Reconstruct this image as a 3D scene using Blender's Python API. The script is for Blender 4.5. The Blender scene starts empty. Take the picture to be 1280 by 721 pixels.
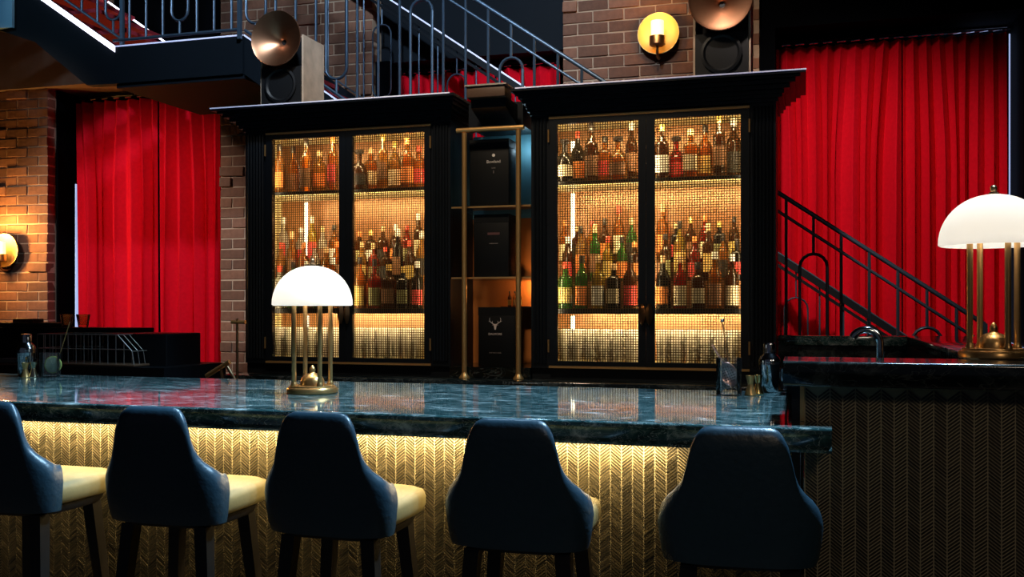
import bpy, bmesh, math, random
from mathutils import Vector, Matrix
random.seed(7)
C = bpy.context.scene.collection
R = math.radians
PI = math.pi

# ------------------------------------------------------------------ camera
F, HZ, HC = 1223.0, 384.0, 1.41          # focal length in px, horizon row, eye height
TH = R(16.6); ST, CT = math.sin(TH), math.cos(TH)
cam_d = bpy.data.cameras.new('camera'); cam = bpy.data.objects.new('camera', cam_d); C.objects.link(cam)
cam.location = (0, 0, HC); cam.rotation_euler = (PI/2, 0, TH)
cam_d.sensor_width = 36; cam_d.lens = F*36/1280; cam_d.shift_y = (HZ-360.5)/1280
cam_d.clip_start = 0.05
bpy.context.scene.camera = cam

# ------------------------------------------------------------------ world, view, lights
sc = bpy.context.scene
sc.view_settings.view_transform = 'Standard'; sc.view_settings.look = 'None'
sc.view_settings.exposure = 0.0; sc.view_settings.gamma = 1.0; sc.view_settings.use_curve_mapping = False
w = bpy.data.worlds.new('world'); sc.world = w; w.use_nodes = True
w.node_tree.nodes['Background'].inputs[0].default_value = (0.13, 0.15, 0.21, 1)
w.node_tree.nodes['Background'].inputs[1].default_value = 0.12
try:
    sc.cycles.max_bounces = 7; sc.cycles.transparent_max_bounces = 16
    sc.cycles.caustics_reflective = False; sc.cycles.caustics_refractive = False
    sc.cycles.sample_clamp_indirect = 4.0
    sc.cycles.use_denoising = True
except Exception: pass

def spot(name, loc, target, energy, color, angle=50, blend=0.6, size=0.12):
    d = bpy.data.lights.new(name, 'SPOT'); d.energy = energy; d.color = color
    d.spot_size = R(angle); d.spot_blend = blend; d.shadow_soft_size = size
    o = bpy.data.objects.new(name, d); C.objects.link(o); o.location = loc
    o.rotation_euler = (Vector(target)-Vector(loc)).to_track_quat('-Z', 'Y').to_euler()
    return o
def area(name, loc, target, energy, color, sx, sy, roll_up='Y'):
    d = bpy.data.lights.new(name, 'AREA'); d.energy = energy; d.color = color
    d.shape = 'RECTANGLE'; d.size = sx; d.size_y = sy
    o = bpy.data.objects.new(name, d); C.objects.link(o); o.location = loc
    o.rotation_euler = (Vector(target)-Vector(loc)).to_track_quat('-Z', roll_up).to_euler()
    return o
def point(name, loc, energy, color, size=0.03):
    d = bpy.data.lights.new(name, 'POINT'); d.energy = energy; d.color = color; d.shadow_soft_size = size
    o = bpy.data.objects.new(name, d); C.objects.link(o); o.location = loc
    return o
COOL = (0.50, 0.72, 1.0); WARM = (1.0, 0.66, 0.30)
# ceiling spots of the room (out of frame); lounge and cabinet ones are added fill
spot('ceiling_spot_bar', (0.9, 4.0, 4.6), (-1.3, 2.9, 1.0), 560, (0.42, 0.72, 1.0), 70, 0.7, 0.10)
spot('ceiling_spot_bar_far', (-1.8, 4.4, 4.6), (-2.6, 3.2, 1.0), 300, (0.46, 0.75, 1.0), 70, 0.7, 0.10)
spot('ceiling_spot_stools', (0.5, 3.25, 3.7), (-1.3, 2.5, 1.05), 520, (0.45, 0.74, 1.0), 62, 0.6, 0.08)
spot('ceiling_spot_stools_far', (-1.6, 3.3, 3.7), (-2.7, 2.5, 1.05), 300, (0.45, 0.74, 1.0), 55, 0.6, 0.08)
spot('ceiling_spot_curtain_a', (-6.5, 3.7, 3.75), (-5.55, 7.5, 1.7), 500, (1.0, 0.85, 0.75), 44, 0.8, 0.12)
spot('ceiling_spot_curtain_b', (-0.6, 3.7, 4.8), (0.50, 7.5, 1.7), 600, (1.0, 0.85, 0.75), 40, 0.8, 0.12)
spot('ceiling_spot_stairs', (-1.6, 3.0, 5.4), (-3.0, 6.6, 3.75), 760, (0.62, 0.80, 1.0), 64, 0.7, 0.15)
spot('ceiling_spot_brick', (-0.6, 4.2, 5.2), (-1.1, 7.2, 3.1), 120, (1.0, 0.80, 0.62), 50, 0.8, 0.15)
spot('ceiling_spot_landing', (-7.6, 3.4, 5.3), (-5.9, 6.0, 3.9), 90, (0.35, 0.70, 1.0), 24, 0.7, 0.1)
spot('fill_spot_lounge', (1.6, -1.2, 3.4), (0.9, 2.95, 0.8), 48, (1.0, 0.82, 0.62), 60, 0.9, 0.3)  # added unseen fill from the camera side for the raised counter front
spot('fill_spot_cabinet', (-1.6, 3.3, 4.5), (-1.7, 5.3, 2.0), 230, (1.0, 0.78, 0.54), 66, 0.8, 0.15)  # added unseen warm fill on the cabinet fronts and bottle labels

# ------------------------------------------------------------------ helpers
def pt(px, py, Y):
    t = (px-640)/F; z = Y/(CT+t*ST)
    return Vector((z*(t*CT-ST), Y, HC+(HZ-py)*z/F))
def ptz(px, py, Z):                       # pixel on a horizontal plane of known height
    t = (px-640)/F; z = (HC-Z)*F/(py-HZ)
    return Vector((z*(t*CT-ST), z*(CT+t*ST), Z))
def X(px, Y): return pt(px, HZ, Y).x
def Zh(px, py, Y): return pt(px, py, Y).z

MATS = {}
def mat(name, col, rough=0.5, metal=0.0, var=0.0, scale=20.0, bump=0.0, trans=0.0, ior=1.45, coat=0.0,
        emit=None, estr=0.0, objvar=0.0, sheen=0.0, spec=None, bscale=None):
    if name in MATS: return MATS[name]
    m = bpy.data.materials.new(name); m.use_nodes = True; MATS[name] = m
    n = m.node_tree.nodes; l = m.node_tree.links; b = n['Principled BSDF']
    b.inputs['Base Color'].default_value = (*col, 1); b.inputs['Roughness'].default_value = rough
    b.inputs['Metallic'].default_value = metal
    if trans: b.inputs['Transmission Weight'].default_value = trans; b.inputs['IOR'].default_value = ior
    if coat: b.inputs['Coat Weight'].default_value = coat; b.inputs['Coat Roughness'].default_value = 0.05
    if sheen: b.inputs['Sheen Weight'].default_value = sheen
    if spec is not None: b.inputs['Specular IOR Level'].default_value = spec
    if emit: b.inputs['Emission Color'].default_value = (*emit, 1); b.inputs['Emission Strength'].default_value = estr
    if var or bump:
        tc = n.new('ShaderNodeTexCoord'); nz = n.new('ShaderNodeTexNoise'); nz.inputs['Scale'].default_value = scale
        nz.inputs['Detail'].default_value = 5
        l.new(tc.outputs['Object'], nz.inputs['Vector'])
        if var:
            mx = n.new('ShaderNodeMix'); mx.data_type = 'RGBA'
            mx.inputs[6].default_value = (*[c*(1-var) for c in col], 1)
            mx.inputs[7].default_value = (*[min(1, c*(1+var)) for c in col], 1)
            l.new(nz.outputs['Fac'], mx.inputs[0]); l.new(mx.outputs[2], b.inputs['Base Color'])
            last = mx.outputs[2]
            if objvar:
                oi = n.new('ShaderNodeObjectInfo'); hs = n.new('ShaderNodeHueSaturation')
                mr = n.new('ShaderNodeMapRange'); mr.inputs[3].default_value = 1-objvar; mr.inputs[4].default_value = 1+objvar
                l.new(oi.outputs['Random'], mr.inputs[0]); l.new(mr.outputs[0], hs.inputs['Value'])
                l.new(last, hs.inputs['Color']); l.new(hs.outputs[0], b.inputs['Base Color'])
        if bump:
            nb = nz
            if bscale:
                nb = n.new('ShaderNodeTexNoise'); nb.inputs['Scale'].default_value = bscale
                l.new(tc.outputs['Object'], nb.inputs['Vector'])
            bp = n.new('ShaderNodeBump'); bp.inputs['Strength'].default_value = bump; bp.inputs['Distance'].default_value = 0.01
            l.new(nb.outputs['Fac'], bp.inputs['Height']); l.new(bp.outputs[0], b.inputs['Normal'])
    return m

class MB:
    """collects shapes, links them as one mesh object"""
    def __init__(s): s.v = []; s.f = []; s.mi = []; s.cur = 0
    def add(s, vs, fs):
        o = len(s.v); s.v += [tuple(v) for v in vs]; s.f += [tuple(i+o for i in f) for f in fs]
        s.mi += [s.cur]*len(fs); return s
    def box(s, a, b):
        x0, y0, z0 = a; x1, y1, z1 = b
        x0, x1 = min(x0, x1), max(x0, x1); y0, y1 = min(y0, y1), max(y0, y1); z0, z1 = min(z0, z1), max(z0, z1)
        return s.add([(x0,y0,z0),(x1,y0,z0),(x1,y1,z0),(x0,y1,z0),(x0,y0,z1),(x1,y0,z1),(x1,y1,z1),(x0,y1,z1)],
              [(0,3,2,1),(4,5,6,7),(0,1,5,4),(1,2,6,5),(2,3,7,6),(3,0,4,7)])
    def prism(s, prof, axis, a, b):
        """prof: list of 2D points (other two axes in order), extruded along axis from a to b"""
        n = len(prof)
        def mk(p, t):
            q = list(p); q.insert('xyz'.index(axis), t); return q
        vs = [mk(p, a) for p in prof]+[mk(p, b) for p in prof]
        fs = [tuple(range(n))[::-1], tuple(range(n, 2*n))]
        fs += [(i, (i+1) % n, n+(i+1) % n, n+i) for i in range(n)]
        return s.add(vs, fs)
    def lathe(s, prof, c=(0,0,0), n=20, axis='z', close=False, sx=1, sy=1):
        vs = []; fs = []; m = len(prof)
        for i in range(n):
            a = 2*PI*i/n
            for r, h in prof:
                p = (r*math.cos(a)*sx, r*math.sin(a)*sy, h)
                if axis == 'y': p = (p[0], h, p[1])
                if axis == 'x': p = (h, p[0], p[1])
                vs.append((p[0]+c[0], p[1]+c[1], p[2]+c[2]))
        for i in range(n):
            j = (i+1) % n
            for k in range(m-1):
                fs.append((i*m+k, j*m+k, j*m+k+1, i*m+k+1))
            if close: fs.append((i*m+m-1, j*m+m-1, j*m, i*m))
        if not close:
            if prof[0][0] > 1e-6: fs.append(tuple(i*m for i in range(n))[::-1])
            if prof[-1][0] > 1e-6: fs.append(tuple(i*m+m-1 for i in range(n)))
        return s.add(vs, fs)
    def tube(s, pts, r, n=8, r2=None):
        pts = [Vector(p) for p in pts]; vs = []; fs = []; m = len(pts)
        up = None
        for k, p in enumerate(pts):
            d = (pts[min(k+1, m-1)]-pts[max(k-1, 0)]).normalized()
            if up is None:
                up = Vector((0,0,1)) if abs(d.z) < 0.9 else Vector((0,1,0))
            u = d.cross(up).normalized(); v = u.cross(d).normalized(); up = v
            rr = r if r2 is None else r+(r2-r)*k/(m-1)
            for i in range(n):
                a = 2*PI*(i+0.5)/n
                vs.append(p+u*(rr*math.cos(a))+v*(rr*math.sin(a)))
        for k in range(m-1):
            for i in range(n):
                j = (i+1) % n
                fs.append((k*n+i, k*n+j, (k+1)*n+j, (k+1)*n+i))
        fs.append(tuple(range(n))[::-1]); fs.append(tuple((m-1)*n+i for i in range(n)))
        return s.add(vs, fs)
    def mesh(s, name, m, smooth=None, off=(0,0,0), bevel=0):
        me = bpy.data.meshes.new(name)
        ox, oy, oz = off
        me.from_pydata([(x-ox, y-oy, z-oz) for x, y, z in s.v], [], s.f)
        if bevel:
            bm = bmesh.new(); bm.from_mesh(me)
            bmesh.ops.bevel(bm, geom=[e for e in bm.edges if len(e.link_faces) == 2 and e.calc_face_angle(0) > 0.5],
                            offset=bevel, segments=2, profile=0.5, affect='EDGES', clamp_overlap=True)
            bm.to_mesh(me); bm.free()
        for k in (m if isinstance(m, (list, tuple)) else [m]): me.materials.append(k)
        if isinstance(m, (list, tuple)) and not bevel:
            for p, i in zip(me.polygons, s.mi): p.material_index = i
        if smooth is not None or bevel:
            me.polygons.foreach_set('use_smooth', [True]*len(me.polygons))
            me.set_sharp_from_angle(angle=R(smooth if smooth is not None else 50))
        bm = bmesh.new(); bm.from_mesh(me); bmesh.ops.recalc_face_normals(bm, faces=bm.faces); bm.to_mesh(me); bm.free()
        me.update(); return me
    def build(s, name, m, parent=None, smooth=None, bevel=0, label=None, kind=None, local=False):
        off = (0,0,0)
        if parent is not None and not local: off = wloc(parent)
        o = bpy.data.objects.new(name, s.mesh(name, m, smooth, off, bevel)); C.objects.link(o)
        if parent is not None: o.parent = parent
        if label: o['label'] = label
        if kind: o['kind'] = kind
        return o
def wloc(o):
    v = Vector((0,0,0))
    while o is not None: v = v+o.location; o = o.parent
    return v
def link(name, me, parent=None, loc=(0,0,0), rz=0.0):
    o = bpy.data.objects.new(name, me); C.objects.link(o); o.location = loc; o.rotation_euler = (0,0,rz)
    if parent is not None: o.parent = parent
    return o
def tag(o, label, cat, group=None):
    o['label'] = label; o['category'] = cat
    if group: o['group'] = group
    return o
def thing(name, label, cat, loc=(0,0,0), group=None, rz=0.0):
    o = bpy.data.objects.new(name, None); C.objects.link(o); o.location = loc; o.rotation_euler = (0,0,rz)
    o.empty_display_size = 0.05
    return tag(o, label, cat, group)
def struct(o): o['kind'] = 'structure'; return o
def copy_thing(o, loc, label=None, rz=None):
    c = o.copy(); C.objects.link(c); c.location = loc
    if rz is not None: c.rotation_euler = (0,0,rz)
    if label: c['label'] = label
    for ch in list(o.children):
        k = ch.copy(); C.objects.link(k); k.parent = c
        for g in list(ch.children):
            q = g.copy(); C.objects.link(q); q.parent = k
    return c
def text_mesh(txt, size, m, extrude=0.0006):
    cu = bpy.data.curves.new('lettering', 'FONT'); cu.body = txt; cu.size = size; cu.extrude = extrude
    cu.align_x = 'CENTER'; cu.align_y = 'CENTER'
    o = bpy.data.objects.new('lettering_tmp', cu); C.objects.link(o)
    dg = bpy.context.evaluated_depsgraph_get(); dg.update()
    me = bpy.data.meshes.new_from_object(o.evaluated_get(dg)); bpy.data.objects.remove(o); bpy.data.curves.remove(cu)
    me.materials.clear(); me.materials.append(m); me.name = 'lettering'
    return me

# ------------------------------------------------------------------ materials
def marble(name, base, vein, rough, scale):
    m = bpy.data.materials.new(name); m.use_nodes = True
    n = m.node_tree.nodes; l = m.node_tree.links; b = n['Principled BSDF']
    tc = n.new('ShaderNodeTexCoord'); mp = n.new('ShaderNodeMapping'); mp.inputs['Scale'].default_value = (1.0, 2.2, 1.5)
    l.new(tc.outputs['Object'], mp.inputs[0])
    n1 = n.new('ShaderNodeTexNoise'); n1.inputs['Scale'].default_value = scale; n1.inputs['Detail'].default_value = 9
    n1.inputs['Roughness'].default_value = 0.68; n1.inputs['Distortion'].default_value = 1.2
    l.new(mp.outputs[0], n1.inputs['Vector'])
    r1 = n.new('ShaderNodeValToRGB'); e = r1.color_ramp.elements
    e[0].position = 0.36; e[0].color = (*[c*0.25 for c in base], 1); e[1].position = 0.72; e[1].color = (*vein, 1)
    k = e.new(0.52); k.color = (*base, 1)
    k = e.new(0.60); k.color = (*[(a+c)/2*0.7 for a, c in zip(base, vein)], 1)
    l.new(n1.outputs['Fac'], r1.inputs[0])
    n2 = n.new('ShaderNodeTexNoise'); n2.inputs['Scale'].default_value = scale*1.7; n2.inputs['Detail'].default_value = 4
    n2.inputs['Distortion'].default_value = 2.5
    l.new(mp.outputs[0], n2.inputs['Vector'])
    r2 = n.new('ShaderNodeValToRGB'); e = r2.color_ramp.elements
    e[0].position = 0.485; e[0].color = (0,0,0,1); e[1].position = 0.515; e[1].color = (0,0,0,1)
    k = e.new(0.50); k.color = (0.5,0.5,0.5,1)
    l.new(n2.outputs['Fac'], r2.inputs[0])
    mx = n.new('ShaderNodeMix'); mx.data_type = 'RGBA'; mx.inputs[7].default_value = (*vein, 1)
    l.new(r2.outputs[0], mx.inputs[0]); l.new(r1.outputs[0], mx.inputs[6]); l.new(mx.outputs[2], b.inputs['Base Color'])
    b.inputs['Roughness'].default_value = rough; b.inputs['IOR'].default_value = 1.65
    MATS[name] = m; return m
M_MARBLE = marble('green_marble', (0.036, 0.092, 0.095), (0.70, 0.80, 0.78), 0.06, 8.0)
M_DARKMARBLE = marble('dark_marble', (0.006, 0.010, 0.010), (0.10, 0.11, 0.10), 0.12, 3.5)
M_BLACK = mat('black_paint', (0.004, 0.006, 0.009), 0.5, var=0.25, scale=6, spec=.3)
M_BLACKSATIN = mat('black_satin', (0.005, 0.007, 0.010), 0.4, var=0.2, scale=8, spec=.3)
M_NAVYWALL = mat('dark_navy_wall', (0.002, 0.005, 0.009), 0.75, spec=.2, var=0.25, scale=3)
M_JAMB = mat('black_jamb', (0.0012, 0.0016, 0.0025), 0.8, spec=.02, var=0.2, scale=4)
M_PLASTER = mat('brown_plaster', (0.17, 0.105, 0.070), 0.85, var=0.2, scale=7, bump=0.15)
M_FLOOR = mat('dark_floor', (0.020, 0.015, 0.012), 0.4, var=0.3, scale=3)
M_CEIL = mat('black_ceiling', (0.01, 0.011, 0.014), 0.9, var=0.2, scale=3)
M_BRICK = mat('brown_brick', (0.19, 0.085, 0.050), 0.85, var=0.35, scale=18, bump=0.6, objvar=0.35)
M_MORTAR = mat('pale_mortar', (0.46, 0.32, 0.22), 0.9, var=0.15, scale=40)
M_BRASS = mat('aged_brass', (0.70, 0.40, 0.15), 0.30, 0.85, var=0.12, scale=30)
M_BRASSP = mat('polished_brass', (0.92, 0.54, 0.20), 0.32, 0.8, var=0.06, scale=30)
M_BRONZE = mat('antique_bronze', (0.42, 0.26, 0.14), 0.35, 1.0, var=0.12, scale=25)
M_COPPER = mat('copper_horn', (0.55, 0.27, 0.15), 0.36, 1.0, var=0.18, scale=9)
M_ROSE = mat('rose_copper', (0.85, 0.52, 0.45), 0.3, 1.0, var=0.08, scale=40)
M_STEEL = mat('polished_steel', (0.62, 0.64, 0.68), 0.13, 1.0, var=0.05, scale=20)
M_IRON = mat('blue_grey_iron', (0.070, 0.112, 0.165), 0.38, 0.5, var=0.2, scale=15)
M_WIRE = mat('brass_wire', (0.10, 0.065, 0.03), 0.45, 0.8, var=0.1, scale=60)
M_CAGE = mat('steel_wire', (0.62, 0.58, 0.55), 0.4, 0.7, var=0.1, scale=60)
M_LEATHER = mat('tan_seat_leather', (0.19, 0.155, 0.068), 0.5, var=0.12, scale=30, bump=0.1)
M_STOOL = mat('dark_teal_upholstery', (0.022, 0.056, 0.085), 0.36, var=0.2, scale=60, bump=0.15, sheen=0.0, spec=.8)
M_WOODBLK = mat('ebonised_wood', (0.010, 0.008, 0.007), 0.4, var=0.3, scale=25)
M_OAK = mat('raw_oak', (0.62, 0.46, 0.33), 0.7, var=0.35, scale=14, bump=0.3)
M_CREAM = mat('cream_lining', (0.62, 0.54, 0.30), 0.6, var=0.08, scale=9)
M_BACKPANEL = mat('copper_back_panel', (0.30, 0.135, 0.055), 0.3, 0.25, var=0.25, scale=2.2)
M_CARPET = mat('red_carpet', (0.30, 0.015, 0.03), 0.95, var=0.25, scale=60)
M_LED = mat('led_white', (1,1,1), 0.5, emit=(0.82, 0.80, 1.0), estr=4.0)
M_LEDSOFT = mat('led_violet', (1,1,1), 0.5, emit=(0.45, 0.50, 1.0), estr=.5)
M_EDGE = mat('edge_reflection_glow', (1,1,1), 0.5, emit=(0.40, 0.45, 1.0), estr=.22)  # light reflected on the cornice edge, put in as emission
M_LEDWARM = mat('led_warm', (1,1,1), 0.5, emit=(1.0, 0.86, 0.58), estr=7.0)
M_RUBBER = mat('black_rubber', (0.004, 0.004, 0.005), 0.6, var=0.2, scale=30)
M_CONE = mat('speaker_cone', (0.006, 0.007, 0.009), 0.5, var=0.2, scale=40)
M_TILE = None
def tile_mat():
    m = bpy.data.materials.new('herringbone_stone'); m.use_nodes = True
    n = m.node_tree.nodes; l = m.node_tree.links; b = n['Principled BSDF']
    g = n.new('ShaderNodeNewGeometry'); r = n.new('ShaderNodeValToRGB'); e = r.color_ramp.elements
    e[0].color = (0.022, 0.018, 0.011, 1); e[1].color = (0.070, 0.056, 0.032, 1)
    k = e.new(0.5); k.color = (0.042, 0.034, 0.020, 1)
    l.new(g.outputs['Random Per Island'], r.inputs[0]); l.new(r.outputs[0], b.inputs['Base Color'])
    b.inputs['Roughness'].default_value = 0.32
    return m
M_TILE = tile_mat()
M_GROUT = mat('pale_grout', (0.52, 0.43, 0.27), 0.85, var=0.1, scale=40)
def velvet():
    m = bpy.data.materials.new('red_velvet'); m.use_nodes = True
    n = m.node_tree.nodes; l = m.node_tree.links; b = n['Principled BSDF']
    tc = n.new('ShaderNodeTexCoord'); nz = n.new('ShaderNodeTexNoise'); nz.inputs['Scale'].default_value = 35
    l.new(tc.outputs['Object'], nz.inputs['Vector'])
    mx = n.new('ShaderNodeMix'); mx.data_type = 'RGBA'
    mx.inputs[6].default_value = (0.60, 0.002, 0.012, 1); mx.inputs[7].default_value = (0.78, 0.004, 0.020, 1)
    l.new(nz.outputs['Fac'], mx.inputs[0]); l.new(mx.outputs[2], b.inputs['Base Color'])
    b.inputs['Roughness'].default_value = 0.9; b.inputs['Specular IOR Level'].default_value = 0.1
    MATS['red_velvet'] = m; return m
M_VELVET = velvet()
def pane_mat():
    m = bpy.data.materials.new('clear_pane'); m.use_nodes = True
    n = m.node_tree.nodes; l = m.node_tree.links; n.remove(n['Principled BSDF'])
    t = n.new('ShaderNodeBsdfTransparent'); g = n.new('ShaderNodeBsdfGlossy'); g.inputs['Roughness'].default_value = 0.02
    fr = n.new('ShaderNodeFresnel'); fr.inputs[0].default_value = 1.3
    mx = n.new('ShaderNodeMixShader'); t.inputs[0].default_value = (0.97, 0.97, 0.95, 1)
    l.new(fr.outputs[0], mx.inputs[0]); l.new(t.outputs[0], mx.inputs[1]); l.new(g.outputs[0], mx.inputs[2])
    l.new(mx.outputs[0], n['Material Output'].inputs[0]); return m
M_PANE = pane_mat()
def thin_glass(name, col, body=0.35, rough=.05, opaque=False):
    """tinted see-through glass: tinted transparency, some scattering in the liquid, mirror-like skin"""
    if name in MATS: return MATS[name]
    m = bpy.data.materials.new(name); m.use_nodes = True; MATS[name] = m
    n = m.node_tree.nodes; l = m.node_tree.links; n.remove(n['Principled BSDF'])
    t = n.new('ShaderNodeBsdfTransparent'); t.inputs[0].default_value = (*col, 1)
    d = n.new('ShaderNodeBsdfTranslucent'); d.inputs[0].default_value = (*col, 1)
    d2 = n.new('ShaderNodeBsdfDiffuse'); d2.inputs[0].default_value = (*[c*(.6 if max(col)-min(col) > .15 else 1) for c in col], 1)
    dm = n.new('ShaderNodeMixShader'); dm.inputs[0].default_value = .4
    l.new(d.outputs[0], dm.inputs[1]); l.new(d2.outputs[0], dm.inputs[2])
    mx = n.new('ShaderNodeMixShader'); mx.inputs[0].default_value = 1.0 if opaque else body
    l.new(t.outputs[0], mx.inputs[1]); l.new(dm.outputs[0], mx.inputs[2])
    g = n.new('ShaderNodeBsdfGlossy'); g.inputs['Roughness'].default_value = rough
    fr = n.new('ShaderNodeFresnel'); fr.inputs[0].default_value = 1.5
    m2 = n.new('ShaderNodeMixShader'); l.new(fr.outputs[0], m2.inputs[0]); l.new(mx.outputs[0], m2.inputs[1]); l.new(g.outputs[0], m2.inputs[2])
    l.new(m2.outputs[0], n['Material Output'].inputs[0]); return m
M_GLASS = thin_glass('clear_glass', (0.97, 0.985, 1.0), 0.03, .02)
M_SHADE = None
def shade_mat():
    m = bpy.data.materials.new('opal_ribbed_glass'); m.use_nodes = True
    n = m.node_tree.nodes; l = m.node_tree.links; b = n['Principled BSDF']
    b.inputs['Base Color'].default_value = (0.92, 0.90, 0.86, 1); b.inputs['Roughness'].default_value = 0.15
    b.inputs['Transmission Weight'].default_value = 0.0
    b.inputs['Emission Color'].default_value = (1, .95, .88, 1); b.inputs['Emission Strength'].default_value = 0.85
    t = n.new('ShaderNodeBsdfTranslucent'); t.inputs[0].default_value = (0.98, 0.94, 0.88, 1)
    mx = n.new('ShaderNodeMixShader'); mx.inputs[0].default_value = 0.7
    l.new(b.outputs[0], mx.inputs[1]); l.new(t.outputs[0], mx.inputs[2])
    l.new(mx.outputs[0], n['Material Output'].inputs[0]); return m
M_SHADE = shade_mat()

# ------------------------------------------------------------------ room shell
YW = 7.2                                  # face of the brickwork
YCU = 7.5                                 # plane of the curtains
ZL = 3.37                                 # underside of the lintels
struct(MB().box((-9, -3, -0.1), (4, 9, 0)).build('floor', M_FLOOR))
struct(MB().box((-9, -3, 6.0), (4, 9, 6.1)).build('ceiling', M_CEIL))
struct(MB().box((-9, -3, 0), (-8.9, 9, 6.0)).build('wall_left', M_NAVYWALL))
struct(MB().box((3.2, -3, 0), (3.3, 9, 6.0)).build('wall_right', M_NAVYWALL))
struct(MB().box((-8.9, 7.9, 0), (3.2, 8.0, 6.0)).build('wall_back', M_NAVYWALL))
XP0 = X(60, YW)                           # corner of the left brick pier
XA0, XA1 = X(275, YW), X(466, YW)         # brick pillar at the cabinet's end
XB0, XB1 = X(703, YW), X(950, YW)         # brick pillar above the cabinet
CH, BL = 0.0866, 0.235                    # brick course and stretcher pitch
def brick_mesh(w, seed):
    rnd = random.Random(seed); bm = bmesh.new(); bmesh.ops.create_cube(bm, size=1)
    for v in bm.verts:
        v.co.x *= w; v.co.y *= 0.10; v.co.z *= CH-0.011
        v.co.x += rnd.uniform(-.002, .002); v.co.z += rnd.uniform(-.002, .002)
    bmesh.ops.bevel(bm, geom=bm.edges[:], offset=0.003, segments=1, affect='EDGES')
    me = bpy.data.meshes.new('brick'); bm.to_mesh(me); bm.free(); me.materials.append(M_BRICK); return me
BRICKS = {}
def brickwork(name, x0, x1, z0, z1, single, seed):
    """mortar core as structure, bricks as children; single(x,z) says which are picked apart"""
    rnd = random.Random(seed)
    core = MB().box((x0+0.006, YW+0.005, z0), (x1-0.006, YW+0.55, z1)).build(name, M_MORTAR); struct(core)
    rest = MB(); nr = 0; n1 = 0
    c = 0; z = z0
    while z+CH <= z1+0.02:
        x = x0-(BL/2 if c % 2 else 0)
        while x < x1-0.01:
            a, b = max(x, x0), min(x+BL, x1)
            wd = b-a-0.010
            if wd > 0.03:
                xc, zc = (a+b)/2, z+CH/2
                pr = rnd.choice([0,0,0,0,0.004,0.008,0.020 if rnd.random() < .35 else 0.002])
                if single(xc, zc) and n1 < 298:
                    key = (round(wd, 2), rnd.randrange(2))
                    if key not in BRICKS: BRICKS[key] = brick_mesh(wd, len(BRICKS))
                    o = link('brick', BRICKS[key], core, (xc, YW+0.05-pr, zc)); n1 += 1
                    o.rotation_euler = (0, rnd.uniform(-.012, .012)*(3 if pr > .01 else 1), 0)
                else:
                    rest.box((xc-wd/2, YW-pr, zc-(CH-.011)/2), (xc+wd/2, YW+.02, zc+(CH-.011)/2)); nr += 1
            x += BL
        z += CH; c += 1
    if nr: rest.build('brick_field', M_BRICK, core, kind='stuff')
    return core
brickwork('wall_back_pier', X(-60, YW)-0.2, XP0, 0.6, ZL, lambda x, z: z > 0.95, 3)
brickwork('wall_back_pillar', XA0, XA1, 0.6, 4.6, lambda x, z: (x < XA0+0.42 and z > 0.9) or z > 2.7, 4)
brickwork('wall_back_chimney', XB0, XB1, 0.6, 4.6, lambda x, z: z > 2.7, 5)
# plaster above the left pier, black linings and lintels
struct(MB().box((-8.9, YW-0.05, ZL), (-5.75, YW+0.5, 6.0)).build('wall_back_plaster', M_PLASTER))
struct(MB().box((-5.75, YW-0.03, ZL), (XA0-0.02, YW+0.5, 6.0)).build('wall_back_upper', M_JAMB))
struct(MB().box((XA1+0.02, YW+0.12, ZL+0.02), (XB0-0.02, YW+0.5, 6.0)).build('wall_back_lintel', M_NAVYWALL))
struct(MB().box((XB1+0.01, YW+0.02, ZL+0.03), (3.2, YW+0.5, 6.0)).build('wall_back_header', M_JAMB))
XR1 = X(1262, YCU)
struct(MB().box((XR1+0.032, YW+0.02, 0), (3.2, YW+0.45, ZL+0.03)).build('wall_back_return', M_JAMB))
struct(MB().box((XP0+0.002, YW+0.10, 0), (XP0+0.02, YW+0.6, ZL)).build('trim_1', M_JAMB))
struct(MB().box((XB1, YW+0.012, 0), (X(969, YW+0.012), YW+0.45, ZL+0.03)).build('trim_2', M_JAMB))
struct(MB().box((XA1, YW+0.05, 0), (X(486, YW+.05), YW+0.45, ZL+0.02)).build('trim_3', M_JAMB))

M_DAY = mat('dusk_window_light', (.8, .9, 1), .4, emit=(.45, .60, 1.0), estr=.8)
struct(MB().box((XR1-.25, 7.66, .4), (XR1+.06, 7.68, ZL-.02)).build('window_1', M_DAY))
struct(MB().box((XP0+.021, 7.515, .4), (XP0+.026, 7.57, 2.55)).build('light_leak_strip', M_DAY))  # added glowing strip on the jamb, imitates daylight leaking past the curtain
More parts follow.
